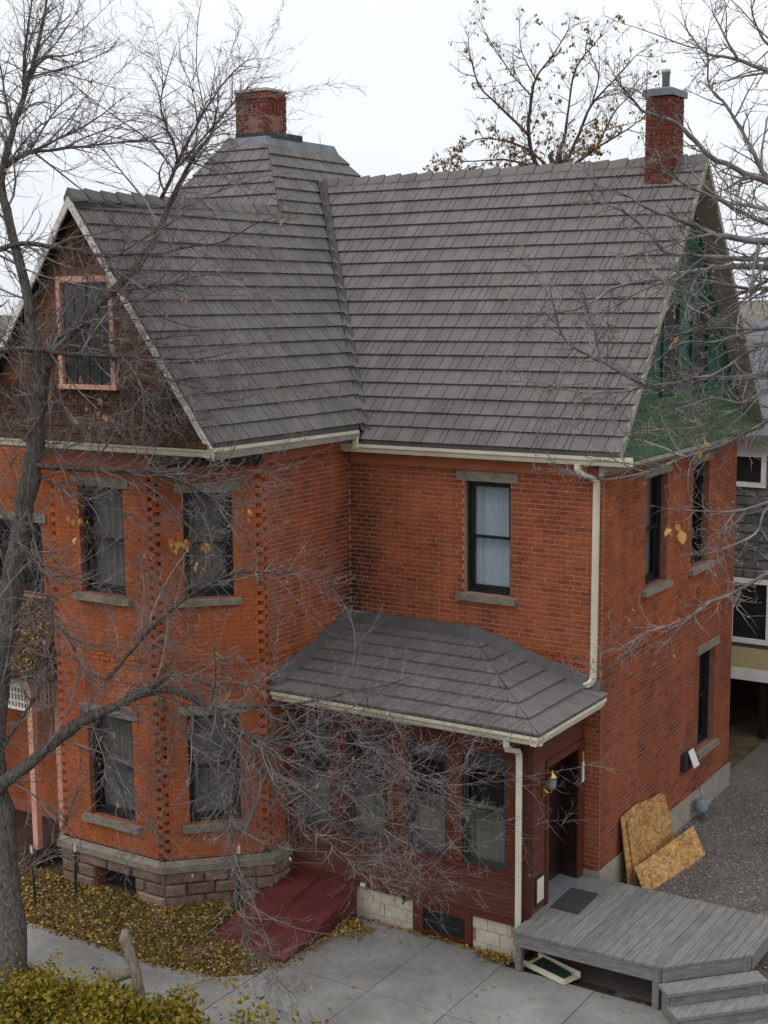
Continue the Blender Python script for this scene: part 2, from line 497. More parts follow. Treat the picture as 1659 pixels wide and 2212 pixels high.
tag(part('ground', mb, 'soil'), kind='structure')

# gravel yard beside and behind the right-hand wall
mb = MB()
nxg, nyg = 26, 36
gxs = [-0.24 + 6.0 * i / (nxg - 1) for i in range(nxg)]
gys = [-2.6 + 11.6 * j / (nyg - 1) for j in range(nyg)]
mb.v = [(x if y < 0.02 or x > 0.02 else x, y, ground_h(x, y) + 0.025 + rng.uniform(-.01, .01)) for y in gys for x in gxs]
mb.f = [(j * nxg + i, j * nxg + i + 1, (j + 1) * nxg + i + 1, (j + 1) * nxg + i) for j in range(nyg - 1) for i in range(nxg - 1)]
mk('gravel_bed', (0.11, 0.094, 0.082), (0.20, 0.172, 0.15), 45, bump=1.0, bscale=60, bdist=0.03, fine=0.35)
tag(part('gravel_yard', mb, 'gravel_bed'), kind='structure')
mb = MB()
for i in range(26000):
    x = rng.uniform(0.05, 5.0) ** 1.0
    y = rng.uniform(-1.2, 9.0)
    if x > 1.2 + (9 - y) * 0.5:
        continue
    s = rng.uniform(0.006, 0.024)
    c = Vector((x, y, ground_h(x, y) + 0.025 + s * 0.3))
    a = rng.uniform(0, 3.14)
    ca, sa = math.cos(a), math.sin(a)
    e = rng.uniform(0.6, 1.4)
    mb.add([c + Vector((ca * s * e, sa * s * e, 0)), c + Vector((-sa * s, ca * s, 0)), c + Vector((-ca * s * e, -sa * s * e, 0)), c + Vector((sa * s, -ca * s, 0)), c + Vector((0, 0, s * .7))], [(0, 1, 4), (1, 2, 4), (2, 3, 4), (3, 0, 4)])
tag(part('gravel', mb, 'stone_chip'), 'loose grey brown gravel spread beside the brick wall and deck', 'gravel', kind='stuff')

# concrete pavement: one base with separate slabs
mb = MB()
mb.slab([(-10, -5.55, .165), (-7.2, -5.62, .165), (-3.6, -6.22, .165), (-3.3, -5.98, .165), (4.6, -5.98, .165), (4.6, -2.02, .165), (-3.1, -2.02, .165), (-3.1, -4.05, .165), (-3.75, -4.68, .165), (-5.0, -4.9, .165), (-10, -4.82, .165)], (0, 0, -.12))
pave = tag(part('pavement', mb, 'slab_joint'), kind='structure')
slabs = []
def sl4(a, b, c, d): slabs.append((a, b, c, d))
wx = [(-9.9, -9.9), (-8.7, -8.9), (-7.2, -7.55), (-5.95, -6.5), (-4.80, -5.55), (-3.75, -4.35)]
def wi(x): return -4.84 if x < -5 else -4.9 + (x + 5) * 0.17
def wu(x): return -5.58 - max(0, x + 7.6) * 0.165
for (a, a2), (b, b2) in zip(wx[:-1], wx[1:]):
    sl4((a2, wu(a2)), (b2, wu(b2)), (b, wi(b)), (a, wi(a)))
sl4((-4.35, wu(-4.35)), (-3.32, -6.25), (-3.32, -4.33), (-3.75, wi(-3.75)))
cols = [-3.32, -1.72, -.485, .955, 2.4, 3.9]
for i in range(len(cols) - 1):
    a, b = cols[i], cols[i + 1]
    ya = -2.04
    if i == 0:
        sl4((a, -3.93), (b, -3.93), (b, -2.04), (-3.12, -2.04))
    else:
        sl4((a, -3.93), (b, -3.93), (b, ya if b < -.4 else -2.28), (a, ya if b < -.4 else -2.28))
    sl4((a, -5.95), (b, -5.95), (b, -3.93), (a, -3.93))
for q in slabs:
    cx = sum(p[0] for p in q) / 4; cy = sum(p[1] for p in q) / 4
    g = 0.007
    dz = rng.uniform(-.004, .004); tx = rng.uniform(-.002, .002)
    m = MB()
    pts = []
    for x, y in q:
        sx = x + (g if x < cx else -g); sy = y + (g if y < cy else -g)
        pts.append(Vector((sx, sy, GZ + dz + tx * (x - cx))))
    m.slab(pts, (0, 0, -.075))
    part('slab', m, 'slab', pave)

# ================================================================ BRICK HOUSE
house = thing('brick_house', (-4, 2, .3), 'two storey red brick house with steep grey shingle roof and cream gutters', 'house')
CP = 0.0755          # course pitch
BL = 0.214           # brick pitch
FA = frame((-4.55, 0, 0), (1, 0, 0), (0, -1, 0))
FB = frame((0, 0, 0), (0, 1, 0), (1, 0, 0))
FC = frame((-4.552, -2.393, 0), (0, 1, 0), (1, 0, 0))
FH = frame((-5.72, -3.561, 0), (1, 1, 0), (1, -1, 0))
FF = frame((-7.855, -3.561, 0), (1, 0, 0), (0, -1, 0))
FL = frame((-7.855, -3.561, 0), (-1, 1, 0), (-1, -1, 0))
FW_ = frame((-12.5, -2.395, 0), (1, 0, 0), (0, -1, 0))
CH = 1.652
WZ0, WZ1 = 5.085, 6.885
walls = {
    'A': dict(F=FA, L=4.55, z0=.93, z1=7.27, op=[(4.55 - 2.376, 4.55 - 1.558, WZ0, WZ1)], mat='brick', mo='mortar'),
    'B': dict(F=FB, L=6.05, i0=.004, z0=.93, z1=7.3, op=[(1.66, 2.58, WZ0, WZ1), (3.75, 4.58, WZ0, WZ1), (4.30, 5.15, 1.64, 3.43)], mat='brick', mo='mortar_dark'),
    'C': dict(F=FC, L=2.393, i0=.1, z0=1.12, z1=7.45, op=[], mat='brick', mo='mortar'),
    'H': dict(F=FH, L=CH, i0=.1, i1=.1, z0=1.12, z1=7.45, op=[(CH - 1.2, CH - .46, 5.25, 6.87), (CH - 1.23, CH - .43, 1.68, 3.42)], mat='brick_bay', mo='mortar_bay'),
    'F': dict(F=FF, L=2.135, i0=.1, i1=.1, z0=1.12, z1=7.45, op=[(.62, 1.545, 5.23, 6.92), (.62, 1.57, 1.6, 3.29)], mat='brick_bay', mo='mortar_bay'),
    'L': dict(F=FL, L=CH, i0=.1, z0=1.12, z1=7.45, op=[], mat='brick_bay', mo='mortar_bay'),
    'W': dict(F=FW_, L=3.48, z0=.4, z1=7.45, op=[(1.3, 3.2, 4.75, 6.0)], mat='brick_bay', mo='mortar_bay'),
}
def cells(L, z0, z1, op):
    us = sorted(set([0, L] + [o[0] for o in op] + [o[1] for o in op]))
    zs = sorted(set([z0, z1] + [o[2] for o in op] + [o[3] for o in op]))
    for a, b in zip(us[:-1], us[1:]):
        for c, d in zip(zs[:-1], zs[1:]):
            if not any(o[0] < (a + b) / 2 < o[1] and o[2] < (c + d) / 2 < o[3] for o in op):
                yield a, b, c, d
wall_obj = {}
for k, w in walls.items():
    F = w['F']
    mb = MB()
    for a, b, c, d in cells(w['L'], w['z0'] - .3, w['z1'], w['op']):
        a = max(a, w.get('i0', 0)); b = min(b, w['L'] - w.get('i1', 0))
        mb.fbox(F, a, b, -.28, 0, c, d)
    wall_obj[k] = part('wall', mb, w['mo'], house)
# hidden back of the house closes the volume
mb = MB()
mb.box(-.28, -.001, 5.77, 6.05, .3, 7.3)
mb.box(-12.5, -.28, 5.77, 6.05, .3, 7.5)
mb.box(-12.5, -12.22, -2.1, 5.77, .3, 7.5)
part('back_wall', mb, 'mortar_dark', house)
mb = MB()
mb.box(-12.2, -.29, .3, 5.7, .3, .5)
part('floor', mb, 'interior', house)
mb = MB()
mb.box(-7.0, -6.6, 1.4, 1.6, .4, 7.2); mb.box(-6.6, -.4, 1.4, 1.6, .4, 7.2)
part('partition', mb, 'interior', house)

LINTELS = {'A': [(4.55 - 2.507, 4.55 - 1.497, 6.885, 7.04)]}
def blocked(k, u0, u1, z):
    """u-intervals of this course that are free of openings, lintels and sills"""
    w = walls[k]
    cut = []
    for o in w['op']:
        ext = 0.13
        if o[2] - .115 < z < o[2]: cut.append((o[0] - ext, o[1] + ext))
        elif o[3] < z < o[3] + .15: cut.append((o[0] - ext, o[1] + ext))
        elif o[2] <= z <= o[3]: cut.append((o[0], o[1]))
    segs = [(u0, u1)]
    for a, b in cut:
        ns = []
        for s, e in segs:
            if b <= s or a >= e: ns.append((s, e)); continue
            if a > s: ns.append((s, a))
            if b < e: ns.append((b, e))
        segs = ns
    return segs
bricks = []          # (wall key, u0, u1, z0, z1, proud)
for k, w in walls.items():
    n = int((w['z1'] - .93) / CP)
    for i in range(n):
        z = .93 + i * CP
        zc = z + CP / 2
        if zc < w['z0'] or zc > w['z1']: continue
        proud = 0.006
        if 4.18 < zc < 4.33: proud = 0.03
        if k in 'FHC' and (4.18 < zc < 4.25 or 3.86 < zc < 3.94): proud = 0.028
        if k == 'B' and zc < 4.18: proud = 0.002
        off = (i % 2) * BL / 2 + (0.055 if i % 6 == 5 else 0)
        for s, e in blocked(k, w.get('i0', 0), w['L'] - w.get('i1', 0), zc):
            if k == 'A' and zc < 4.30 and e > 1 and zc < 3.6:
                s = max(s, 4.2)
            u = math.floor((s - off) / BL) * BL + off
            while u < e:
                a = max(u, s) + .006; b = min(u + BL, e) - .006
                if b - a > .03:
                    bricks.append((k, a, b, z + .0065, z + CP - .0065, proud + rng.uniform(-.002, .003)))
                u += BL
scored = []
for i, (k, a, b, z0, z1, p) in enumerate(bricks):
    full = abs((b - a) - (BL - .012)) < .001
    F = walls[k]['F']
    hid = (k == 'A' and z0 < 4.45) or (k == 'C' and z0 < 4.5 and a > .3) or k in 'LW'
    s = view_size(F((a + b) / 2, z0, 0), F.n, 1) if full and not hid else 0
    scored.append((s, i))
scored.sort(reverse=True)
single = set(i for s, i in scored[:290])
def brick_box(mb, F, a, b, n0, n1, z0, z1):
    c = 0.004
    mb.add([F(a, z0, n0), F(b, z0, n0), F(b, z1, n0), F(a, z1, n0), F(a, z0, n1 - c), F(b, z0, n1 - c), F(b, z1, n1 - c), F(a, z1, n1 - c), F(a + c, z0 + c, n1), F(b - c, z0 + c, n1), F(b - c, z1 - c, n1), F(a + c, z1 - c, n1)],
           [(0, 1, 5, 4), (1, 2, 6, 5), (2, 3, 7, 6), (3, 0, 4, 7), (4, 5, 9, 8), (5, 6, 10, 9), (6, 7, 11, 10), (7, 4, 8, 11), (8, 9, 10, 11)])
rest = {'brick': MB(), 'brick_bay': MB(), 'brick_mottled': MB(), 'brick_chimney': MB()}
proto = {}
def mat_of(k, z):
    return 'brick_mottled' if (k == 'B' and z < 4.18) else walls[k]['mat']
for i, (k, a, b, z0, z1, p) in enumerate(bricks):
    F = walls[k]['F']
    m = mat_of(k, z0)
    if i in single:
        if m not in proto:
            t = MB()
            L = BL - .012; H = CP - .013
            I = frame((0, 0, 0), (1, 0, 0), (0, -1, 0))
            brick_box(t, I, 0, L, -.01, 0, 0, H)
            proto[m] = t.mesh('brick', m)
        o = bpy.data.objects.new('brick', proto[m])
        COL.objects.link(o)
        o.parent = wall_obj[k]
        org = F(a, z0, p)
        o.matrix_basis = Matrix(((F.u.x, -F.n.x, 0, org.x), (F.u.y, -F.n.y, 0, org.y), (0, 0, 1, org.z), (0, 0, 0, 1)))
    else:
        brick_box(rest[m], F, a, b, -.01, p, z0, z1)
# toothed brick corners of the canted bay
def teeth(P, d1, d2):
    P = Vector(P); d1 = Vector(d1).normalized(); d2 = Vector(d2).normalized()
    n1 = Vector((d1.y, -d1.x, 0)); n2 = Vector((d2.y, -d2.x, 0))
    for i in range(int((7.3 - 1.12) / CP)):
        z = .93 + (i + 3) * CP
        if z < 1.13 or z > 7.3: continue
        d, n = (d1, n1) if i % 2 else (d2, n2)
        F = frame(P, d, n)
        if i % 2: brick_box(rest['brick_bay'], F, -.112, .006, -.13, .006, z - .004, z + CP + .004)
        else: brick_box(rest['brick_bay'], F, -.006, .112, -.13, .006, z - .004, z + CP + .004)
    bis = (n1 + n2).normalized()
    F = frame(P - bis * .2, Vector((-bis.y, bis.x, 0)), bis)
    corner_back.fbox(F, -.2, .2, -.1, .0, 1.0, 7.4)
corner_back = MB()
teeth((-5.72, -3.561, 0), (1, 0, 0), (1, 1, 0))
teeth((-4.552, -2.393, 0), (1, 1, 0), (0, 1, 0))
teeth((-7.855, -3.561, 0), (1, -1, 0), (1, 0, 0))
part('corner_core', corner_back, 'mortar_bay', house)

# ---- chimneys (bodies; their bricks join the loose brickwork)
def chimney(x0, x1, y0, y1, z0, z1, panel):
    mb = MB()
    mb.box(x0 + .012, x1 - .012, y0 + .012, y1 - .012, z0, z1 - .02)
    o = part('chimney', mb, 'mortar_dark', house)
    fs = [(frame((x0, y0 + .012, 0), (1, 0, 0), (0, -1, 0)), x1 - x0), (frame((x1 - .012, y0, 0), (0, 1, 0), (1, 0, 0)), y1 - y0)]
    n = int((z1 - z0) / CP)
    for F, L in fs:
        for i in range(n):
            z = z0 + i * CP
            off = (i % 2) * .107 - .02
            u = off - .214
            while u < L:
                a, b = max(u, 0) + .004, min(u + .206, L) - .004
                if b - a > .025:
                    pr = .012 + rng.uniform(-.002, .003)
                    t = i / n; mid = (a + b) / 2 / L
                    if panel and .12 < t < .56 and .27 < mid < .74: pr -= .014
                    if panel and i == n - 1: pr += .02
                    if panel and i in (n - 4, n - 3) and .25 < mid < .75:
                        # a row of short upright bricks
                        brick_box(rest['brick_chimney'], F, a, a + .05, -.02, pr + .008, z, z + CP * .99)
                        brick_box(rest['brick_chimney'], F, a + .1, a + .15, -.02, pr + .008, z, z + CP * .99)
                    else:
                        brick_box(rest['brick_chimney'], F, a, b, -.02, pr, z + .004, z + CP - .004)
                u += .214
    return o
ch1 = chimney(-8.62, -7.88, 2.32, 2.95, 12.55, 13.60, True)
mb = MB()
cv = [(-8.65, 2.29), (-7.85, 2.29), (-7.85, 2.98), (-8.65, 2.98)]
mb.hexa([(x, y, 13.59) for x, y in cv] + [(x * .93 + -8.25 * .07, y * .93 + 2.63 * .07, 13.645) for x, y in cv])
part('chimney_crown', mb, 'concrete_old', ch1)
mb = MB()
mb.box(-8.55, -7.70, 2.22, 3.2, 12.72, 12.83)
part('flashing', mb, 'tar', ch1)
ch2 = chimney(-.56, -.12, 2.70, 3.27, 11.15, 12.90, False)
mb = MB()
mb.box(-.60, -.08, 2.66, 3.31, 12.895, 13.00)
mb.hexa([(-.60, 2.66, 13.0), (-.08, 2.66, 13.0), (-.08, 3.31, 13.0), (-.60, 3.31, 13.0), (-.45, 2.85, 13.05), (-.22, 2.85, 13.05), (-.22, 3.12, 13.05), (-.45, 3.12, 13.05)])
part('chimney_cap', mb, 'slate_metal', ch2)
mb = MB()
mb.lathe((-.33, 2.98, 0), [(.062, 13.02), (.062, 13.26), (.075, 13.27), (.075, 13.33), (.05, 13.34)], 14)
part('flue_pipe', mb, 'metal_grey', ch2, True)
allb = MB(); idx = []
for mi, (mn, q) in enumerate(rest.items()):
    allb.add(q.v, q.f); idx += [mi] * len(q.f)
bw_ = part('brickwork', allb, 'brick', house, kind='stuff')
for mn in list(rest)[1:]:
    bw_.data.materials.append(M[mn])
bw_.data.polygons.foreach_set('material_index', idx)

# ---- stone foundation
def stones(F, L, z0, z1, rows, op=(), lmin=.35, lmax=.7, par=None, mat='stone_rose', d=.09):
    h = (z1 - z0) / rows
    for r in range(rows):
        u = -rng.uniform(0, .2) if r else 0
        while u < L:
            l = rng.uniform(lmin, lmax)
            a, b = max(0, u), min(L, u + l)
            u += l
            za, zb = z0 + r * h, z0 + (r + 1) * h
            for o in op:
                if a < o[1] and b > o[0] and za < o[3] - .05 and zb > o[2] + .05:
                    if a < o[0] - .08: b = o[0]
                    elif b > o[1] + .08: a = o[1]
                    else: b = a
            if b - a < .06: continue
            m = MB()
            j = [rng.uniform(-.006, .006) for _ in range(8)]
            q = d + rng.uniform(-.012, .02)
            g = .008
            m.add([F(a + g, za + g, -.02), F(b - g, za + g, -.02), F(b - g, zb - g, -.02), F(a + g, zb - g, -.02), F(a + g, za + g, q - .03 + j[0]), F(b - g, za + g, q - .03 + j[1]), F(b - g, zb - g, q - .03 + j[2]), F(a + g, zb - g, q - .03 + j[3]), F(a + .035, za + .035, q + j[4]), F(b - .035, za + .035, q + j[5]), F(b - .035, zb - .035, q + j[6]), F(a + .035, zb - .035, q + j[7])],
                  [(0, 1, 5, 4), (1, 2, 6, 5), (2, 3, 7, 6), (3, 0, 4, 7), (4, 5, 9, 8), (5, 6, 10, 9), (6, 7, 11, 10), (7, 4, 8, 11), (8, 9, 10, 11)])
            part('stone', m, mat, par)
mb = MB()
for F, L in ((FF, 2.135), (FH, CH), (FL, CH), (FC, 2.39)):
    for a, b, c, d in cells(L, -.05, 1.12, [(.72, 1.56, .3, .80)] if F is FF else []):
        mb.fbox(F, a, b, -.26, .03, c, d)
found = part('foundation', mb, 'mortar_dark', house)
stones(FF, 2.2, .15, .95, 4, [(.72, 1.56, .3, .80)], par=found)
stones(FH, CH + .05, .15, .95, 4, par=found)
stones(FC, .46, .3, .95, 3, par=found)
mb = MB()
for F, L in ((FF, 2.135), (FH, CH), (FC, .46)):
    mb = MB()
    prof = [(0, 0), (.13, 0), (.13, .1), (.04, .165), (0, .165)]
    mb.extrude(prof, F(-.05, .955), F(L + .05, .955), F.n)
    part('water_table', mb, 'stone', found)
mb = MB(); mb.fbox(FF, .72, 1.56, -.2, -.16, .3, .8)
part('basement_window', mb, 'sash_black', house)
mb = MB(); mb.fbox(FB, -.02, 6.06, -.27, .035, .2, .925)
mb.fbox(FA, 4.25, 4.55, -.2, .035, .2, .925)
part('foundation', mb, 'concrete_old', house)

# ---- windows
def drape(F, u0, u1, n, z0, z1, folds, amp):
    m = MB()
    k = folds * 6
    top = []
    for i in range(k + 1):
        u = u0 + (u1 - u0) * i / k
        ph = rng.uniform(-.25, .25)
        d = n + amp * math.sin(i / 6 * 2 * math.pi + ph) * (0.7 + .3 * math.sin(i * 1.7))
        top.append((u, d))
    for (a, d), (b, e) in zip(top[:-1], top[1:]):
        m.quad(F(a, z0, d), F(b, z0, e), F(b, z1, e * .6 + n * .4), F(a, z1, d * .6 + n * .4))
    return m
def window(F, u0, u1, z0, z1, depth=.13, fr='sash_black', curtain='curtain_grey', sill='stone', lintel=True, rail=.5, proud=.09, storm=True, sill_h=.115):
    m = MB()
    t = .05
    for a, b, c, d in ((u0, u1, z1 - t, z1), (u0, u1, z0, z0 + t), (u0, u0 + t, z0 + t, z1 - t), (u1 - t, u1, z0 + t, z1 - t)):
        m.fbox(F, a, b, -depth - .1, -depth + .03, c, d)
    w = part('window', m, fr, house)
    zr = z0 + (z1 - z0) * rail
    for (c, d, n) in ((zr - .02, z1 - t, -depth - .02), (z0 + t, zr + .02, -depth - .05)):
        m = MB(); s = .045
        for a, b, e, f in ((u0 + t, u1 - t, d - s, d), (u0 + t, u1 - t, c, c + s * (1.5 if c < zr - .1 else 1)), (u0 + t, u0 + t + s, c + s, d - s), (u1 - t - s, u1 - t, c + s, d - s)):
            m.fbox(F, a, b, n - .02, n + .02, e, f)
        part('sash', m, fr, w)
        m = MB()
        m.quad(F(u0 + t + s, c + s, n), F(u1 - t - s, c + s, n), F(u1 - t - s, d - s, n), F(u0 + t + s, d - s, n))
        part('pane', m, 'glass', w)
    if curtain:
        part('curtain', drape(F, u0 + t, u1 - t, -depth - .13, z0 + .05, z1 - .05, max(3, int((u1 - u0) / .14)), .022), curtain, w, True)
    if lintel:
        m = MB(); m.fbox(F, u0 - .13, u1 + .13, -.2, .03, z1, z1 + .145)
        part('lintel', m, 'stone', w)
    if sill:
        m = MB()
        m.extrude([(-.2, .0), (-.2, -sill_h), (proud, -sill_h), (proud, -.018)], F(u0 - .12, z0), F(u1 + .12, z0), F.n)
        part('sill', m, sill, w)
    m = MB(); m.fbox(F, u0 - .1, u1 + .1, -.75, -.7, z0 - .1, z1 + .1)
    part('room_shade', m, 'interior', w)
    return w
window(FA, *walls['A']['op'][0], curtain='curtain_blue')
for o in walls['B']['op']:
    window(FB, *o, curtain='curtain_grey', depth=.14)
window(FH, *walls['H']['op'][0]); window(FH, *walls['H']['op'][1])
window(FF, *walls['F']['op'][0]); window(FF, *walls['F']['op'][1])
window(FW_, *walls['W']['op'][0], curtain=None)

# ================================================================ ROOF
ZA, YA, KA = 7.402, -.334, 1.334
def ZRA(y): return ZA + KA * (y - YA)
XE, ZE, KC = -4.149, 7.647, 1.40
XRC, ZRC = -6.74, 11.276
YH, KP = 1.126, 1.43
ZT = 12.69
def xC(z): return XE - (z - ZE) / KC
def yA(z): return YA + (z - ZA) / KA
class Plane:
    """roof slope: u horizontal, v up the slope measured by height z"""
    def __init__(s, pt, u, lo, hi, n):
        s.pt, s.u, s.lo, s.hi, s.n = pt, u, lo, hi, Vector(n).normalized()
def tiles(pl, z0, z1, step, skew=0.0, wmin=.13, wmax=.31, lip=.045, gap=.012, first=0):
    """yields (verts, faces, centre, area) of the tiles; pl.pt(u, z)->Vector on the slope"""
    out = []
    nrow = int(math.ceil((z1 - z0) / step))
    for r in range(nrow):
        za = z0 + r * step
        zb = min(z1, za + step * 1.06)
        if zb - za < .04: continue
        l = pl.lo((za + zb) / 2) - 1; h = pl.hi((za + zb) / 2) + 1
        u = l + rng.uniform(0, .2)
        while u < h:
            w = rng.uniform(wmin, wmax) if rng.random() < .8 else rng.uniform(wmin * .7, wmin)
            a, b = u, u + w - gap
            u += w
            sk = skew * (zb - za)
            q = []
            for uu, zz in ((a, za), (b, za), (b + sk, zb), (a + sk, zb)):
                q.append((min(max(uu, pl.lo(zz)), pl.hi(zz)), zz))
            if q[1][0] - q[0][0] < .012 and q[2][0] - q[3][0] < .012: continue
            lf = lip + rng.uniform(-.004, .004)
            P = [pl.pt(*x) for x in q]
            n = pl.n
            top = [P[0] + n * lf, P[1] + n * lf, P[2] + n * .006, P[3] + n * .006]
            bot = [P[0], P[1], P[2] - n * .002, P[3] - n * .002]
            fs = [(4, 5, 6, 7), (0, 1, 5, 4), (1, 2, 6, 5), (3, 0, 4, 7)]
            ctr = (top[0] + top[2]) / 2
            area = (P[1] - P[0]).length * (P[3] - P[0]).length
            out.append((bot + top, fs, ctr, area, n))
    return out
def emit_tiles(lst, parent, mat, name, nsingle, stuffname):
    sc = sorted(range(len(lst)), key=lambda i: -view_size(lst[i][2], lst[i][4], lst[i][3]))
    sel = set(i for i in sc[:nsingle])
    rest_ = MB()
    for i, (v, f, c, a, n) in enumerate(lst):
        if i in sel:
            part(name, MB().add(v, f), mat, parent)
        else:
            rest_.add(v, f)
    if rest_.f:
        part(stuffname, rest_, mat, parent, kind='stuff')
PA = Plane(lambda u, z: Vector((u, yA(z), z)), 'x', lambda z: xC(z) if z > ZE else XE + .03, lambda z: .374, (0, -KA, 1))
PC = Plane(lambda u, z: Vector((xC(z), u, z)), 'y', lambda z: -4.0 if z < ZRC - .12 else YH + (z - ZRC) / KP, lambda z: yA(z) if z < 11.9 else 4.275 + (ZT - z) / KP, (KC, 0, 1))
PF = Plane(lambda u, z: Vector((u, YH + (z - ZRC) / KP, z)), 'x', lambda z: -8.67 - (ZT - z) / KC, lambda z: XRC - abs(z - ZRC) / KC, (0, -KP, 1))
# solid roof deck under the tiles
mb = MB()
th = (0, 0, -.10)
zr = ZRA(3.04)
mb.slab([(XE + .03, YA + .055, ZRA(YA + .055)), (.37, YA + .055, ZRA(YA + .055)), (.37, 3.04, zr), (xC(zr), 3.04, zr), (XE - .03, yA(ZE), ZE)], th)
mb.slab([(.37, 3.04, zr), (.37, 6.414, ZA), (-4.6, 6.414, ZA), (xC(zr), 3.04, zr)], th)
mb.slab([(XE - .05, -4.0, ZE + .07), (XE - .05, yA(ZE + .07), ZE + .07), (xC(zr), 3.04, zr), (xC(ZT), 4.275, ZT), (xC(ZT), 2.113, ZT), (XRC, YH, ZRC), (XRC, -4.0, ZRC)], th)
mb.slab([(XRC, -4.0, ZRC), (XRC, YH, ZRC), (XRC - 2.59, YH - 2.54, ZE), (XRC - 2.59, -4.0, ZE)], th)
mb.slab([(XRC, YH, ZRC), (xC(ZT), 2.113, ZT), (-8.67, 2.113, ZT), (-8.67 - (ZT - ZE) / KC, YH - 2.54, ZE), (XRC - 2.59, YH - 2.54, ZE)], th)
mb.slab([(xC(ZT), 2.113, ZT), (xC(ZT), 4.275, ZT), (-8.67, 4.275, ZT), (-8.67, 2.113, ZT)], th)
mb.slab([(-8.67, 2.113, ZT), (-8.67, 4.275, ZT), (-8.67 - (ZT - ZE) / KC, 4.275 + 3.5, ZE), (-8.67 - (ZT - ZE) / KC, YH - 2.54, ZE)], th)
mb.slab([(xC(ZT), 4.275, ZT), (xC(zr), 4.84, zr), (-4.6, 6.414, ZA), (-4.6, 7.8, ZA), (-8.67 - (ZT - ZE) / KC, 4.275 + 3.5, ZE), (-8.67, 4.275, ZT)], th)
roof = part('roof', mb, 'roof_under', house)
STEP = (zr - ZA) / 20.3
lst = tiles(PA, ZA + .06, zr - .02, STEP, skew=.10)
lst += tiles(PC, ZE + .065, ZT - .1, STEP, skew=-.02)
lst += tiles(PF, 9.6, ZT - .1, STEP)
emit_tiles(lst, roof, 'roof_tile', 'shingle', 290, 'shingles')
# valley strip, ridge caps, flat-top cap
mb = MB()
va, vb = Vector((XE + .02, yA(ZE - .1) + .04, ZE - .1)), Vector((xC(zr), 3.04, zr))
dv = (vb - va).normalized()
nA = Vector((0, -KA, 1)).normalized(); nC = Vector((KC, 0, 1)).normalized()
sA = Vector((1, 0, 0)); sA = (sA - dv * sA.dot(dv)).normalized(); sC = nC.cross(dv).normalized()
if sC.y > 0: sC = -sC
up_ = (nA + nC).normalized() * .08
sA2 = dv.cross(nA).normalized()
if sA2.x < 0: sA2 = -sA2
mb.add([va + up_ + sC * .10, va + up_ * .6, va + up_ + sA2 * .085, vb + up_ + sC * .085, vb + up_ * .6, vb + up_ + sA2 * .085], [(0, 1, 4, 3), (1, 2, 5, 4)])
part('valley_flashing', mb, 'roof_metal', roof)
def caps(a, b, d1, d2, step, mat='roof_tile', w=.15):
    a, b = Vector(a), Vector(b)
    L = (b - a).length
    t = (b - a).normalized()
    d1 = Vector(d1).normalized() * w; d2 = Vector(d2).normalized() * w
    n = int(L / step)
    for i in range(n + 1):
        p = a + t * (i * step)
        q = a + t * min(L, (i + 1.12) * step)
        if (q - p).length < .05: continue
        h0 = Vector((0, 0, .075 + rng.uniform(-.006, .006))); h1 = Vector((0, 0, .035))
        m = MB()
        m.add([p + d1 + h0, p + h0 + Vector((0, 0, .02)), p + d2 + h0, q + d1 + h1, q + h1 + Vector((0, 0, .02)), q + d2 + h1, p + d1, p, p + d2],
              [(0, 1, 4, 3), (1, 2, 5, 4), (0, 6, 7, 1), (1, 7, 8, 2), (6, 0, 3), (2, 8, 5)])
        part('ridge_cap', m, mat, roof)
caps((.38, 3.04, zr), (xC(zr) + .1, 3.04, zr), (0, -1, -KA), (0, 1, -KA), .34)
caps((XRC, -4.02, ZRC), (XRC, YH - .05, ZRC), (1, 0, -KC), (-1, 0, -KC), .34)
mb = MB()
e = .03
tx0, tx1, ty0, ty1 = -8.67, xC(ZT), 2.113, 4.275
lo_, hi_ = .09, .0
mb.hexa([(tx0 - .09, ty0 - .09, ZT - .13), (tx1 + .10, ty0 - .09, ZT - .13), (tx1 + .10, ty1 + .09, ZT - .13), (tx0 - .09, ty1 + .09, ZT - .13), (tx0 - .01, ty0 - .02, ZT + .05), (tx1 + .03, ty0 - .02, ZT + .05), (tx1 + .03, ty1 + .02, ZT + .05), (tx0 - .01, ty1 + .02, ZT + .05)])
part('roof_top_cap', mb, 'slate_metal', roof)
# rake edges
mb = MB()
for (x, y0, z0, y1, z1) in ((.372, YA + .03, ZRA(YA + .03), 3.04, zr), (.372, 6.414, ZA, 3.04, zr)):
    mb.slab([(x + .02, y0, z0 + .03), (x + .02, y1, z1 + .03), (x + .02, y1, z1 - .12), (x + .02, y0, z0 - .12)], (-.04, 0, 0))
part('rake_board', mb, 'fascia_grey', roof)
mb = MB()
mb.slab([(.37, 3.04, zr - .105), (.37, 6.41, ZA - .105), (-.02, 6.41, ZA - .105), (-.02, 3.04, zr - .105)], (0, 0, -.02))
mb.slab([(.37, -.3, ZRA(-.3) - .105), (.37, 3.04, zr - .105), (-.02, 3.04, zr - .105), (-.02, -.3, ZRA(-.3) - .105)], (0, 0, -.02))
part('soffit', mb, 'fascia_grey', roof)
for s in (1, -1):
    mb = MB()
    a = Vector((XRC, -4.03, ZRC - .03)); b = Vector((XRC + s * 2.6, -4.03, ZE - .02))
    dn = Vector((0, 0, -.17))
    mb.slab([a, b, b + dn * .8, a + dn], (0, .035, 0))
    part('rake_board', mb, 'paint_flaking', roof, label='flaking white rake board on the front gable')

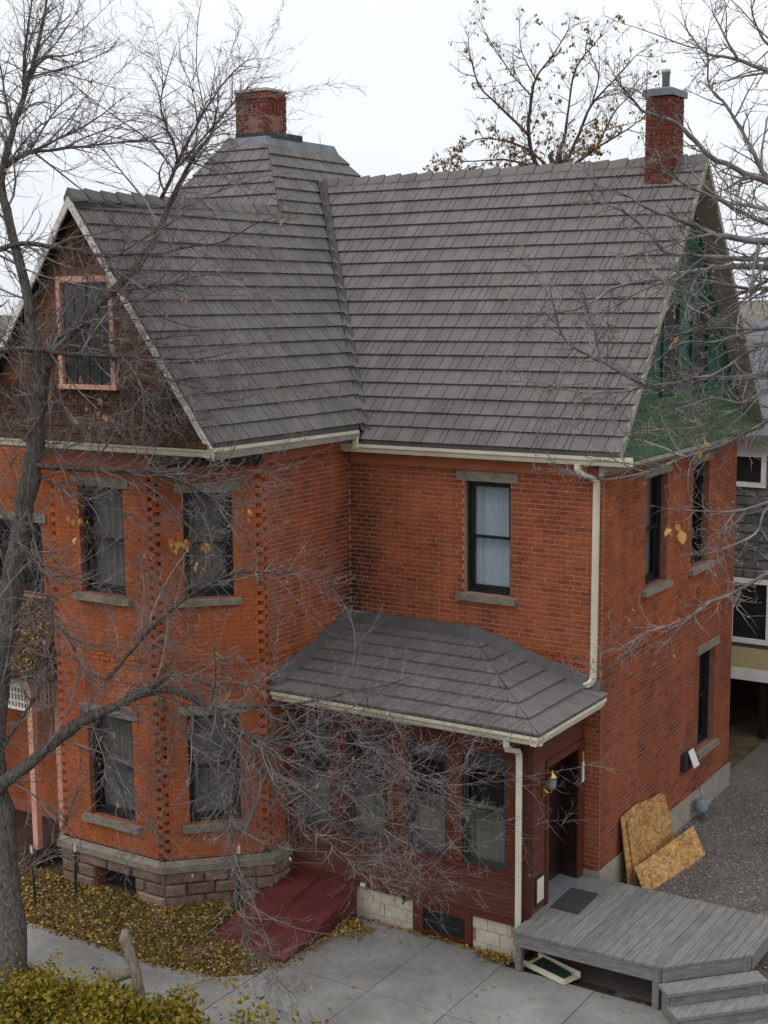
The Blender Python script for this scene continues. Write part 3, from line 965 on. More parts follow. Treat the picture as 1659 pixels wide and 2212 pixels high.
# ---- front gable wall (brown) with its pink window
GY = -3.80
def gx_(z): return (ZRC - .1 - z) / KC
gable = MB()
gw = (-7.13, -6.15, 8.49, 10.0)
PG = Plane(lambda u, z: Vector((u, GY, z)), 'x', lambda z: XRC - gx_(z), lambda z: XRC + gx_(z), (0, -1, 0))
mb = MB()
mb.slab([(XRC - gx_(7.6), GY, 7.6), (XRC + gx_(7.6), GY, 7.6), (XRC, GY, ZRC - .1)], (0, .12, 0))
gb = part('gable_wall', mb, 'gable_wood', house, label='brown wooden front gable wall')
lst = [t for t in tiles(PG, 7.75, 8.48, .105, wmin=.09, wmax=.16, lip=.022)]
PS = Plane(lambda u, z: Vector((u, GY - .27 * (7.98 - z) / .33, z)), 'x', lambda z: XRC - gx_(z) - .05, lambda z: XRC + gx_(z) + .02, (0, -.8, .65))
lst += tiles(PS, 7.65, 7.95, .1, wmin=.09, wmax=.16, lip=.022)
emit_tiles(lst, gb, 'shingle_brown', 'shingle', 60, 'shingles')
for i in range(10):
    z = 8.52 + i * .25
    w = gx_(z + .25) - .04
    if w < .1: break
    for s0, s1 in (((XRC - w, min(gw[0] - .1, XRC + w)), (max(gw[1] + .1, XRC - w), XRC + w)) if z < 10 else ((XRC - w, XRC + w),)) if True else ():
        if s1 - s0 < .05: continue
        mb = MB(); mb.box(s0, s1, GY - .03, GY - .001, z + .012, z + .24)
        part('gable_board', mb, 'gable_wood', gb)
mb = MB(); mb.box(-6.9, -6.58, GY - .05, GY - .032, 10.25, 10.75)
part('gable_louvre', mb, 'shingle_brown', gb)
FG = frame((0, GY, 0), (1, 0, 0), (0, -1, 0))
m = MB()
for a, b, c, d in ((gw[0] - .08, gw[1] + .08, gw[3], gw[3] + .09), (gw[0] - .1, gw[1] + .1, gw[2] - .07, gw[2]), (gw[0] - .08, gw[0], gw[2], gw[3]), (gw[1], gw[1] + .08, gw[2], gw[3])):
    m.fbox(FG, a, b, 0, .085, c, d)
wg = part('window', m, 'paint_pink', house, label='pink framed window in the front gable')
m = MB(); m.fbox(FG, gw[0], gw[1], .005, .02, gw[2], gw[3]); part('sash', m, 'sash_green', wg)
m = MB(); m.quad(FG(gw[0] + .05, gw[2] + .05, .028), FG(gw[1] - .05, gw[2] + .05, .028), FG(gw[1] - .05, gw[3] - .05, .028), FG(gw[0] + .05, gw[3] - .05, .028)); part('pane', m, 'glass', wg)
for k in range(1, 4):
    m = MB(); u = gw[0] + (gw[1] - gw[0]) * k / 4; m.fbox(FG, u - .008, u + .008, .03, .04, gw[2], gw[3]); part('muntin', m, 'sash_green', wg)
for k in range(1, 5):
    m = MB(); z = gw[2] + (gw[3] - gw[2]) * k / 5; m.fbox(FG, gw[0], gw[1], .041, .05, z - .008, z + .008); part('muntin', m, 'sash_green', wg)

# ---- green gable on the right
mb = MB()
mb.slab([(.0, -.1, 7.2), (.0, 6.18, 7.2), (.0, 6.18, 7.6), (.0, 3.04, zr - .12), (.0, -.1, 7.6)], (-.12, 0, 0))
gg = part('gable_wall', mb, 'paint_green', house, label='green shingled gable wall above the right side')
def ghw(z): return (zr - .15 - z) / KA
PGR = Plane(lambda u, z: Vector((.005, u, z)), 'y', lambda z: 3.04 - ghw(z), lambda z: 3.04 + ghw(z), (1, 0, 0))
lst = tiles(PGR, 8.12, zr - .2, .2, wmin=.2, wmax=.35, lip=.02)
wins = ((2.2, 2.82, 8.22, 9.6), (3.5, 4.22, 8.22, 9.6))
lst = [t for t in lst if not any(w[0] - .1 < t[2].y < w[1] + .1 and w[2] - .1 < t[2].z < w[3] + .1 for w in wins)]
PSK = Plane(lambda u, z: Vector((.385 - .37 * ((z - 7.32) / .8) ** .6, u, z)), 'y', lambda z: max(3.04 - ghw(z), -.2), lambda z: min(3.04 + ghw(z), 6.3), (.9, 0, .4))
l2 = tiles(PSK, 7.32, 8.12, .16, wmin=.14, wmax=.24, lip=.02)
mb = MB()
for i in range(8):
    z0, z1 = 7.32 + i * .1, 7.42 + i * .1
    mb.quad(PSK.pt(PSK.lo(z0), z0), PSK.pt(PSK.hi(z0), z0), PSK.pt(PSK.hi(z1), z1), PSK.pt(PSK.lo(z1), z1))
part('gable_skirt', mb, 'shingle_green', gg)
emit_tiles(lst, gg, 'paint_green', 'shingle', 60, 'shingles')
emit_tiles(l2, gg, 'shingle_green', 'shingle', 120, 'shingles')
FGB = frame((.0, 0, 0), (0, 1, 0), (1, 0, 0))
for w in wins:
    m = MB(); t = .07
    for a, b, c, d in ((w[0] - t, w[1] + t, w[3], w[3] + t), (w[0] - t, w[1] + t, w[2] - t, w[2]), (w[0] - t, w[0], w[2], w[3]), (w[1], w[1] + t, w[2], w[3]), (w[0], w[1], (w[2] + w[3]) / 2 - .03, (w[2] + w[3]) / 2 + .03)):
        m.fbox(FGB, a, b, 0, .05, c, d)
    wo_ = part('window', m, 'paint_green', house)
    m = MB(); m.fbox(FGB, w[0], w[1], 0, .01, w[2], w[3]); part('backing', m, 'interior', wo_)
    m = MB(); m.quad(FGB(w[0], w[2], .02), FGB(w[1], w[2], .02), FGB(w[1], w[3], .02), FGB(w[0], w[3], .02)); part('pane', m, 'glass', wo_)
mb = MB(); mb.box(.02, .09, 2.05, 2.2, 9.5, 9.72)
part('bracket', mb, 'metal_grey', gg)
mb = MB()
mb.extrude([(0, 7.10), (.06, 7.10), (.08, 7.17), (.30, 7.22), (.36, 7.24), (.40, 7.245), (.40, 7.31), (0, 7.31)], (0, -.2, 0), (0, 6.4, 0), Vector((1, 0, 0)))
part('cornice', mb, 'fascia_grey', house)

# ---- eaves, friezes and gutters
mb = MB(); mb.box(-4.12, .37, YA + .035, YA + .05, ZA - .03, ZA + .062); part('drip_edge', mb, 'roof_metal', roof)
mb = MB(); mb.box(XE - .045, XE - .03, -4.0, -.2, ZE - .03, ZE + .068); part('drip_edge', mb, 'roof_metal', roof)
mb = MB()
mb.box(-4.5, .0, -.205, .05, 7.27, 7.30)
part('soffit', mb, 'soffit_dark', house)
mb = MB(); mb.box(-4.5, .37, -.206, -.17, 7.255, 7.43); part('fascia', mb, 'fascia_grey', house)
mb = MB(); mb.box(-4.5, -.012, -.055, -.008, 7.065, 7.27); part('frieze', mb, 'frieze_orange', house)
mb = MB(); mb.box(-4.55, -4.28, -3.97, -.2, 7.50, 7.53); mb.box(-9.3, -4.55, -4.0, -3.2, 7.50, 7.53); mb.box(-5.8, -4.55, -3.2, -2.2, 7.50, 7.53)
part('soffit', mb, 'soffit_dark', house)
mb = MB(); mb.fbox(FC, -.02, 2.25, .01, .05, 7.28, 7.50); part('frieze', mb, 'frieze_orange', house)
mb = MB(); mb.fbox(FF, -.2, 2.16, .008, .055, 7.22, 7.50); part('frieze', mb, 'frieze_orange', house)
mb = MB(); mb.fbox(FH, -.02, 1.66, .008, .045, 7.26, 7.50); part('frieze', mb, 'soffit_dark', house)
GP = [(0, 0), (0, -.135), (.085, -.135), (.105, -.075), (.13, -.05), (.13, .0), (.118, .0), (.118, -.04), (.095, -.06), (.075, -.115), (.012, -.115), (.012, 0)]
def gutter(a, b, n, parent):
    m = MB(); m.extrude(GP, a, b, Vector(n)); return part('gutter', m, 'gutter_cream', parent)
gutter((-4.5, -.206, 7.405), (.53, -.206, 7.405), (0, -1, 0), house)
gC = gutter((-4.279, -4.05, 7.665), (-4.279, -.31, 7.63), (1, 0, 0), house)
gutter((-9.6, -3.92, 7.66), (-4.15, -3.92, 7.665), (0, -1, 0), house)
mb = MB(); mb.box(-4.28, -4.17, -4.0, -.25, 7.49, 7.58); mb.box(-9.4, -4.15, -3.97, -3.9, 7.5, 7.66); part('fascia', mb, 'fascia_grey', house)
def downspout(pts, side, parent, w=.085, d=.065):
    m = MB(); m.bar(pts, w, d, side); return part('downspout', m, 'gutter_cream', parent)
downspout([(-4.21, -.33, 7.52), (-4.21, -.335, 7.42), (-4.21, -.33, 7.33)], (1, 0, 0), house)
downspout([(-.31, -.27, 7.28), (-.31, -.27, 7.20), (-.27, -.25, 7.13), (-.15, -.12, 7.06), (-.10, -.06, 7.00), (-.10, -.055, 6.9), (-.11, -.055, 4.1), (-.115, -.06, 3.98), (-.15, -.10, 3.92), (-.20, -.16, 3.89)], (1, -.2, 0), house)

# ================================================================ ENCLOSED PORCH
porch = thing('enclosed_porch', (-2.4, -1, .22), 'dark red wooden enclosed porch with four windows and a low shingled hip roof', 'porch')
FP = frame((0, -1.95, 0), (1, 0, 0), (0, -1, 0))
FR = frame((-.27, 0, 0), (0, 1, 0), (1, 0, 0))
PW = [(-4.34, -3.66), (-3.35, -2.65), (-2.265, -1.585), (-1.313, -.585)]
PZ0, PZ1 = 1.49, 3.24
mb = MB()
for a, b, c, d in cells(4.25, .74, 3.62, [(w[0] + 4.52, w[1] + 4.52, PZ0, PZ1) for w in PW]):
    mb.fbox(FP, a - 4.52, b - 4.52, -.12, 0, c, d)
pw = part('wall', mb, 'wood_maroon_dark', porch)
mb = MB()
mb.fbox(FR, -1.83, -1.30, -.12, 0, .74, 3.62); mb.fbox(FR, -1.30, -.03, -.12, 0, 2.93, 3.62); mb.fbox(FR, -.24, -.03, -.12, 0, .74, 2.93)
pwr = part('wall', mb, 'wood_maroon_dark', porch)
mb = MB(); mb.box(-4.5, -.3, -1.9, -.03, .55, .82); part('floor', mb, 'deck_beam', porch)
# clapboards, one by one
def clap(F, a, b, z, h, par):
    m = MB()
    m.add([F(a, z, 0), F(b, z, 0), F(b, z + h, 0), F(a, z + h, 0), F(a, z, .024), F(b, z, .024), F(b, z + h, .006), F(a, z + h, .006)], [(4, 5, 6, 7), (0, 1, 5, 4), (3, 7, 6, 2), (0, 4, 7, 3), (1, 2, 6, 5)])
    part('clapboard', m, 'wood_maroon', par)
for i in range(9):
    clap(FP, -4.5, -.42, .80 + i * .07, .069, pw)
for i in range(36):
    z = .80 + i * .075
    if z > 3.5: break
    clap(FR, -1.84, -1.39, z, .074, pwr)
# trim: sill band, header, mullion boards, corner boards, skirt
def trim(F, a, b, n0, n1, z0, z1, par, mat='wood_maroon', name='trim_board'):
    m = MB(); m.fbox(F, a, b, n0, n1, z0, z1); return part(name, m, mat, par)
trim(FP, -4.5, -.40, .0, .05, 1.435, 1.488, pw)
trim(FP, -4.5, -.30, .0, .028, 3.245, 3.6, pw)
for a, b in ((-4.52, -4.345), (-3.655, -3.355), (-2.645, -2.27), (-1.58, -1.318), (-.58, -.40)):
    trim(FP, a, b, .0, .022, 1.489, 3.244, pw)
m = MB(); m.box(-.40, -.235, -1.985, -1.83, .70, 3.62); part('corner_post', m, 'wood_maroon_dark', porch)
trim(FP, -4.5, -.38, .0, .035, .70, .795, pw)
trim(FR, -1.385, -1.295, .0, .035, .74, 3.05, pwr)
trim(FR, -.25, -.06, .0, .035, .74, 3.05, pwr, 'wood_maroon')
trim(FR, -1.30, -.25, .0, .03, 2.93, 3.05, pwr)
trim(FR, -1.83, -.05, .0, .02, 3.06, 3.6, pwr, 'wood_maroon')
# windows of the porch
for w in PW:
    u0, u1 = w
    m = MB(); t = .035
    for a, b, c, d in ((u0, u1, PZ1 - t, PZ1), (u0, u1, PZ0, PZ0 + t), (u0, u0 + t, PZ0 + t, PZ1 - t), (u1 - t, u1, PZ0 + t, PZ1 - t)):
        m.fbox(FP, a, b, -.09, -.01, c, d)
    wo_ = part('window', m, 'screen_grey', porch)
    zr_ = PZ0 + (PZ1 - PZ0) * .47
    for c, d, n in ((zr_ - .02, PZ1 - t, -.05), (PZ0 + t, zr_ + .02, -.07)):
        m = MB(); s = .035
        for a, b, e, f in ((u0 + t, u1 - t, d - s, d), (u0 + t, u1 - t, c, c + s), (u0 + t, u0 + t + s, c + s, d - s), (u1 - t - s, u1 - t, c + s, d - s)):
            m.fbox(FP, a, b, n - .014, n + .014, e, f)
        part('sash', m, 'screen_grey', wo_)
        m = MB(); m.quad(FP(u0 + t + s, c + s, n), FP(u1 - t - s, c + s, n), FP(u1 - t - s, d - s, n), FP(u0 + t + s, d - s, n)); part('pane', m, 'glass', wo_)
    m = MB(); m.fbox(FP, u0, u1, -.125, -.122, PZ1 - .33, PZ1); part('roller_blind', m, 'blind_tan', wo_)
    part('curtain', drape(FP, u0, u1 - .02, -.16, PZ0, zr_ + .06, 6, .02), 'curtain_tan', wo_, True)
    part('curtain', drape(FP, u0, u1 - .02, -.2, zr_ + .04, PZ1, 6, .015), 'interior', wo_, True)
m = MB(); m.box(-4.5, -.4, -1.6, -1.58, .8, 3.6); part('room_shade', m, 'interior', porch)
# doorway: recess, door, threshold
m = MB(); m.box(-.62, -.272, -1.34, -1.302, .8, 3.0); m.box(-.62, -.272, -.25, -.20, .8, 3.0); m.box(-.62, -.272, -1.30, -.25, 2.932, 2.98)
part('door_jamb', m, 'door_dark', porch)
m = MB(); m.box(-.60, -.55, -1.302, -.25, .84, 2.93)
dr = part('door', m, 'door_dark', porch, label='dark brown panelled door set back in the porch side')
for (a, b, c, d) in ((-1.2, -.82, 1.0, 1.7), (-.74, -.36, 1.0, 1.7), (-1.2, -.82, 1.85, 2.75), (-.74, -.36, 1.85, 2.75)):
    m = MB(); m.box(-.552, -.54, a, b, c, d); part('door_panel', m, 'door_dark', dr)
m = MB(); m.lathe((-.515, -1.22, 0), [(.0, 1.86), (.025, 1.87), (.03, 1.895), (.02, 1.92), (0, 1.925)], 10); part('door_knob', m, 'brass', dr, True)
m = MB(); m.extrude([(-.35, .80), (.04, .80), (.04, .845), (-.35, .865)], (-.27, -1.30, 0), (-.27, -.25, 0), Vector((1, 0, 0))); part('threshold', m, 'metal_grey', porch)
# concrete block foundation
mb = MB(); mb.box(-4.5, -.42, -1.93, -1.85, .0, .72); mb.box(-.46, -.40, -1.93, -.03, .0, .80)
pf = part('foundation', mb, 'mortar', porch)
for r in range(3):
    z0 = .10 + r * .205
    u = -4.5 + (r % 2) * -.2
    while u < -.42:
        a, b = max(u, -4.5) + .006, min(u + .4, -.42) - .006
        u += .4
        if b > -2.18 and a < -1.15:
            if a < -2.24: b = -2.18
            elif b > -1.1: a = -1.15
            else: continue
        if b - a < .05: continue
        m = MB(); m.fbox(FP, a, b, -.02, -.004 + rng.uniform(-.003, .003), z0, min(z0 + .195, .698)); part('block', m, 'concrete_block', pf)
m = MB()
for a, b, c, d in ((-2.17, -2.0, .17, .74), (-1.27, -1.16, .17, .74), (-2.0, -1.27, .61, .74), (-2.0, -1.27, .17, .28)):
    m.fbox(FP, a, b, -.05, .03, c, d)
bw = part('basement_window', m, 'wood_maroon', porch)
m = MB(); m.fbox(FP, -2.0, -1.27, -.016, -.004, .28, .61); part('pane', m, 'sash_black', bw)

# porch roof
PX, PY, PZ, PK = .112, -2.364, 3.74, .275
PZT = PZ + PK * 2.364
mb = MB()
mb.slab([(-4.53, PY + .03, PZ - .01), (PX - .03, PY + .03, PZ - .01), (PX - 2.364, -.01, PZT - .01), (-4.53, -.01, PZT - .01)], (0, 0, -.05))
mb.slab([(PX - .03, PY + .03, PZ - .01), (PX - .03, -.01, PZ - .01), (PX - 2.364, -.01, PZT - .01)], (0, 0, -.05))
proof = part('roof', mb, 'roof_under', porch)
PF1 = Plane(lambda u, z: Vector((u, PY + (z - PZ) / PK, z)), 'x', lambda z: -4.54, lambda z: PX - (z - PZ) / PK - .004, (0, -PK, 1))
PF2 = Plane(lambda u, z: Vector((PX - (z - PZ) / PK, u, z)), 'y', lambda z: PY + (z - PZ) / PK + .004, lambda z: -.01, (PK, 0, 1))
lst = tiles(PF1, PZ, PZT - .02, PK * .335, skew=.6, lip=.045, wmin=.13, wmax=.30) + tiles(PF2, PZ, PZT - .02, PK * .335, skew=0, lip=.045, wmin=.35, wmax=.6)
emit_tiles(lst, proof, 'roof_tile', 'shingle', 290, 'shingles')
# flashing up the walls
m = MB()
m.extrude([(0, -.05), (.10, -.02), (.095, .0), (.016, .17), (0, .17)], (-4.53, -.008, PZT), (PX - 2.3, -.008, PZT), Vector((0, -1, 0)))
part('flashing', m, 'roof_metal', proof)
m = MB()
a = Vector((PX - 2.364, -.008, PZT)); b = Vector((.0, -.008, PZ + PK * .112))
m.extrude([(0, -.05), (.12, -.02), (.115, .0), (.016, .19), (0, .19)], a, b, Vector((0, -1, 0)))
part('flashing', m, 'roof_metal', proof)
m = MB()
a = Vector((-4.545, -.02, PZT + .01)); b = Vector((-4.545, PY + .05, PZ + .02))
m.extrude([(0, -.05), (.14, -.02), (.13, .02), (.016, .2), (0, .2)], a, b, Vector((1, 0, 0)))
part('flashing', m, 'roof_metal', proof)
m = MB(); m.box(-4.53, .03, PY + .12, PY + .16, 3.55, 3.73); m.box(-.01, .03, PY + .12, -.04, 3.55, 3.73); part('fascia', m, 'fascia_grey', porch)
m = MB(); m.box(-4.53, -.0, PY + .16, -1.95, 3.60, 3.63); m.box(-.27, .0, -1.95, -.04, 3.60, 3.63); part('soffit', m, 'soffit_dark', porch)
gutter((-4.5, PY + .13, 3.722), (PX, PY + .13, 3.722), (0, -1, 0), porch)
gutter((PX - .13, PY, 3.722), (PX - .13, -.05, 3.725), (1, 0, 0), porch)
downspout([(-.43, -2.28, 3.6), (-.43, -2.28, 3.5), (-.42, -2.24, 3.43), (-.37, -2.08, 3.38), (-.355, -2.035, 3.32), (-.355, -2.03, 3.2), (-.36, -2.03, .42), (-.355, -2.05, .32), (-.31, -2.12, .275), (-.2, -2.25, .26)], (1, .3, 0), porch)

# things on the porch
lt = thing('wall_lantern', (-.25, -1.45, 2.6), 'brass and glass lantern on the porch wall beside the dark door', 'lantern')
m = MB(); m.fbox(FR, -1.51, -1.39, .0, .035, 2.53, 2.72); part('backplate', m, 'brass', lt)
m = MB(); m.tube([(-.24, -1.45, 2.64), (-.18, -1.45, 2.60), (-.13, -1.45, 2.62), (-.12, -1.45, 2.67)], .012, 6); part('arm', m, 'brass', lt)
m = MB(); m.lathe((-.12, -1.45, 0), [(.03, 2.665), (.06, 2.70), (.072, 2.82), (.06, 2.84)], 8); part('glass', m, 'meter_grey', lt)
m = MB(); m.lathe((-.12, -1.45, 0), [(.085, 2.835), (.07, 2.87), (.03, 2.91), (.012, 2.93), (.02, 2.945), (.0, 2.96)], 10); part('cap', m, 'brass', lt, True)
th_ = thing('thermometer', (-.235, -.12, 2.35), 'slim white thermometer strip on a yellow hook beside the porch door', 'thermometer')
m = MB(); m.box(-.236, -.225, -.155, -.085, 2.36, 2.68); m.box(-.225, -.218, -.135, -.105, 2.40, 2.64); part('plate', m, 'paint_white', th_)
m = MB(); m.box(-.236, -.224, -.13, -.105, 2.68, 2.84); part('hook', m, 'yellow_plastic', th_)
pn = thing('wall_panel', (-.25, -1.57, .96), 'small cream access panel in a dark frame low on the porch wall', 'panel')
m = MB()
for a, b, c, d in ((-1.72, -1.42, 1.35, 1.38), (-1.72, -1.42, .95, .98), (-1.72, -1.69, .98, 1.35), (-1.45, -1.42, .98, 1.35)): m.fbox(FR, a, b, .008, .045, c, d)
part('frame', m, 'tar', pn)
m = MB(); m.fbox(FR, -1.69, -1.45, .008, .036, .98, 1.35); part('cover', m, 'gutter_cream', pn)
bx = thing('outlet_box', (-3.04, -1.99, .7), 'small grey electrical box under the porch sill beside the cellar hatch', 'outlet box')
m = MB(); m.box(-3.09, -2.99, -2.03, -1.98, .70, .80); part('body', m, 'metal_grey', bx)
m = MB(); m.box(-3.08, -3.0, -2.04, -2.03, .75, .795); part('cover', m, 'paint_white', bx)
dl = thing('hose_bib', (-2.3, -1.97, .6), 'small dark hose tap under the porch boards by the basement window', 'tap')
m = MB(); m.tube([(-2.3, -1.95, .67), (-2.3, -2.03, .67), (-2.3, -2.06, .63)], .016, 6); part('spout', m, 'tar', dl)
m = MB(); m.lathe((-2.3, -2.02, 0), [(.008, .67), (.035, .705), (.035, .72), (.0, .722)], 8); part('handle', m, 'tar', dl)

# ================================================================ CELLAR HATCH
ht = thing('cellar_hatch', (-3.9, -2.9, .2), 'sloping maroon metal cellar hatch with two doors beside the porch', 'cellar hatch')
m = MB()
yf, yb_, zf, zb_ = -3.88, -1.97, .26, .655
for x0, x1 in ((-4.60, -4.54), (-3.27, -3.20)):
    m.add([(x0, yf, .08), (x1, yf, .08), (x1, yb_, .08), (x0, yb_, .08), (x0, yf, zf), (x1, yf, zf), (x1, yb_, zb_), (x0, yb_, zb_)], [(3, 2, 1, 0), (4, 5, 6, 7), (0, 1, 5, 4), (1, 2, 6, 5), (2, 3, 7, 6), (3, 0, 4, 7)])
m.box(-4.54, -3.27, yf, yf + .05, .08, zf)
m.box(-4.54, -3.27, yb_ - .05, yb_, .08, zb_)
part('frame', m, 'maroon_metal', ht)
for x0, x1 in ((-4.57, -3.905), (-3.885, -3.25)):
    m = MB()
    k = (zb_ - zf) / (yb_ - yf)
    y0, y1 = yf - .03, yb_
    z0, z1 = zf + .005 - .03 * k, zb_ + .005
    def dp(x, y, h): return (x, y, zf + (y - yf) * k + h)
    m.hexa([dp(x0, y0, .002), dp(x1, y0, .002), dp(x1, y1, .002), dp(x0, y1, .002), dp(x0, y0, .03), dp(x1, y0, .03), dp(x1, y1, .03), dp(x0, y1, .03)])
    d = part('hatch_door', m, 'maroon_metal', ht)
    m = MB(); e = x1 if x0 < -4 else x0
    s = -1 if x0 < -4 else 1
    xa, xb = sorted((e, e + s * .03))
    m.hexa([dp(xa, y0, .03), dp(xb, y0, .03), dp(xb, y1, .03), dp(xa, y1, .03), dp(xa, y0, .042), dp(xb, y0, .042), dp(xb, y1, .042), dp(xa, y1, .042)])
    part('rib', m, 'maroon_metal', d)
m = MB()
m.hexa([(-3.30, yf - .03, zf + .0), (-3.17, yf - .03, zf - .005), (-3.17, yb_, zb_ - .005), (-3.30, yb_, zb_ + .0), (-3.30, yf - .03, zf + .05), (-3.17, yf - .03, zf + .015), (-3.17, yb_, zb_ + .02), (-3.30, yb_, zb_ + .05)])
part('side_flange', m, 'maroon_metal', ht)

for x0 in (-4.5, -3.33):
    for y0 in (-3.5, -2.3):
        m = MB(); m.hexa([dp(x0 - .05, y0 - .05, .028), dp(x0 + .05, y0 - .05, .028), dp(x0 + .05, y0 + .05, .028), dp(x0 - .05, y0 + .05, .028), dp(x0 - .05, y0 - .05, .04), dp(x0 + .05, y0 - .05, .04), dp(x0 + .05, y0 + .05, .04), dp(x0 - .05, y0 + .05, .04)])
        part('hinge', m, 'maroon_metal', ht)
m = MB(); m.tube([dp(-3.82, -3.6, .03), dp(-3.80, -3.6, .07), dp(-3.68, -3.6, .07), dp(-3.66, -3.6, .03)], .01, 6); part('handle', m, 'tar', ht)
# ================================================================ DECK AND STEPS
DZ = .84
dk = thing('wooden_deck', (1.2, -1.2, .2), 'weathered grey wooden deck landing outside the porch door', 'deck')
x = -.262
while x < 2.85:
    w = .138
    a, b = x, min(x + w - .007, 2.86)
    x += w
    def fy(xx): return -2.385 + .02 * xx if xx < 1.93 else -2.345 + (xx - 1.93) * 1.065
    yb2 = -.045 + rng.uniform(-.006, .006) if b > -.2 else -.06
    m = MB()
    z = DZ + rng.uniform(-.003, .003)
    m.hexa([(a, fy(a), z - .035), (b, fy(b), z - .035), (b, yb2, z - .035), (a, yb2, z - .035), (a, fy(a), z), (b, fy(b), z), (b, yb2, z), (a, yb2, z)])
    part('plank', m, 'deck_wood', dk)
def beam(a, b, z0, z1, t, name='rim_beam', mat='deck_beam'):
    a, b = Vector(a + (0,)), Vector(b + (0,))
    d = (b - a).normalized(); n = Vector((-d.y, d.x, 0)) * t
    m = MB()
    m.hexa([a + Vector((0, 0, z0)), b + Vector((0, 0, z0)), b + n + Vector((0, 0, z0)), a + n + Vector((0, 0, z0)), a + Vector((0, 0, z1)), b + Vector((0, 0, z1)), b + n + Vector((0, 0, z1)), a + n + Vector((0, 0, z1))])
    return part(name, m, mat, dk)
beam((-.262, -2.37), (1.925, -2.33), .615, .803, .045)
beam((1.94, -2.315), (2.84, -1.36), .615, .803, .045)
beam((2.855, -1.33), (2.855, -.06), .615, .803, .045)
beam((2.80, -.06), (.02, -.06), .615, .803, .03, 'back_beam')
beam((-.255, -.1), (-.255, -2.30), .615, .803, .03, 'side_beam')
for i in range(4):
    beam((-.2, -2.0 + i * .5), (min(2.75, 2.12 + i * .47), -2.0 + i * .5), .65, .803, .04, 'joist')
for px_, py_ in ((1.86, -2.30), (-.2, -2.30), (2.75, -1.4), (2.78, -.15), (1.86, -.2)):
    m = MB(); m.box(px_ - .045, px_ + .045, py_ - .045, py_ + .045, ground_h(px_, py_) - .05, .80); part('post', m, 'deck_beam', dk)
st = thing('deck_steps', (2.7, -2.3, .2), 'short flight of weathered grey wooden steps down from the deck corner', 'steps')
A0 = Vector((1.95, -2.36, 0)); B0 = Vector((2.87, -1.385, 0))
du = (B0 - A0).normalized(); dn_ = Vector((du.y, -du.x, 0))
for i, z in enumerate((.64, .45, .27)):
    o0 = dn_ * (.02 + .285 * i); o1 = dn_ * (.32 + .285 * i)
    ee = du * .06
    m = MB()
    P = [A0 + o1 - ee, B0 + o1 + ee, B0 + o0 + ee, A0 + o0 - ee]
    m.hexa([p + Vector((0, 0, z - .045)) for p in P] + [p + Vector((0, 0, z)) for p in P])
    part('tread', m, 'deck_wood', st)
    m = MB()
    o0 = dn_ * (.26 + .285 * i); o1 = dn_ * (.285 + .285 * i)
    P = [A0 + o1, B0 + o1, B0 + o0, A0 + o0]
    m.hexa([p + Vector((0, 0, max(z - .20, .1))) for p in P] + [p + Vector((0, 0, z - .046)) for p in P])
    part('riser', m, 'deck_beam', st)
for q in (A0 - du * .0, B0 - du * .04):
    m = MB()
    n0, n1 = dn_ * .0, dn_ * .88
    t = du * .04
    pr = [(q + dn_ * .02, .1), (q + dn_ * .86, .1), (q + dn_ * .86, .222), (q + dn_ * .6, .222), (q + dn_ * .57, .40), (q + dn_ * .3, .40), (q + dn_ * .285, .59), (q + dn_ * .02, .59)]
    m.slab([Vector((p.x, p.y, z)) for p, z in pr], t)
    part('stringer', m, 'deck_beam', st)
mt = MB()
mt.slab([(-.15, -1.40, DZ + .016), (.305, -1.42, DZ + .016), (.27, -.62, DZ + .016), (-.175, -.63, DZ + .016)], (0, 0, -.015))
o = part('door_mat', mt, 'rubber_mat'); tag(o, 'dark grey rubber door mat on the deck in front of the porch door', 'door mat')
# loose length of gutter under the deck
lg = thing('gutter_extension', (.2, -2.15, .22), 'cream drain tray lying on the concrete under the deck', 'gutter')
m = MB()
a, b = Vector((-.22, -2.12, .235)), Vector((.55, -2.36, .235))
m.extrude([(0, 0), (0, .012), (.02, .012), (.3, .012), (.3, .09), (.315, .09), (.315, 0)], a, b, Vector((.3, .95, 0)).normalized())
m.extrude([(-.03, 0), (-.03, .075), (0, .075), (0, 0)], a, b, Vector((.3, .95, 0)).normalized())
part('tray', m, 'gutter_cream', lg)
m = MB(); m.extrude([(.02, .014), (.02, .03), (.28, .05), (.28, .014)], a + Vector((.1, 0, 0)), b - Vector((.12, 0, 0)), Vector((.3, .95, 0)).normalized()); part('liner', m, 'stake_green', lg)

# ================================================================ THINGS BY THE RIGHT WALL
def board(pts, th, name, label):
    m = MB(); m.slab([Vector(p) for p in pts], th)
    return tag(part(name, m, 'osb'), label, 'board', 'boards leaning on the wall')
board([(.24, .66, .45), (.24, 2.34, .45), (.06, 2.30, 1.44), (.06, 1.3, 1.60), (.06, .72, 1.56)], (-.022, 0, -.004), 'osb_board', 'upright chipboard sheet leaning flat against the brick wall')
board([(.275, .84, .45), (.275, 2.62, .46), (.15, 2.36, 1.46), (.11, 2.25, 1.52), (.11, .86, 1.48)], (-.022, 0, -.004), 'osb_board', 'chipboard sheet with a clipped top corner stacked on the upright one')
board([(.60, .50, .42), (.83, 2.50, .50), (.52, 2.74, .86), (.29, .74, .78)], (-.012, 0, -.02), 'osb_board', 'narrow chipboard sheet lying aslant on the gravel against the other sheets')
gm = thing('gas_meter', (.2, 4.0, .45), 'grey gas meter with bent supply pipes low on the brick wall', 'gas meter')
m = MB(); m.lathe((.19, 4.05, 0), [(.05, .60), (.115, .63), (.13, .70), (.12, .80), (.06, .85)], 12); part('body', m, 'meter_grey', gm, True)
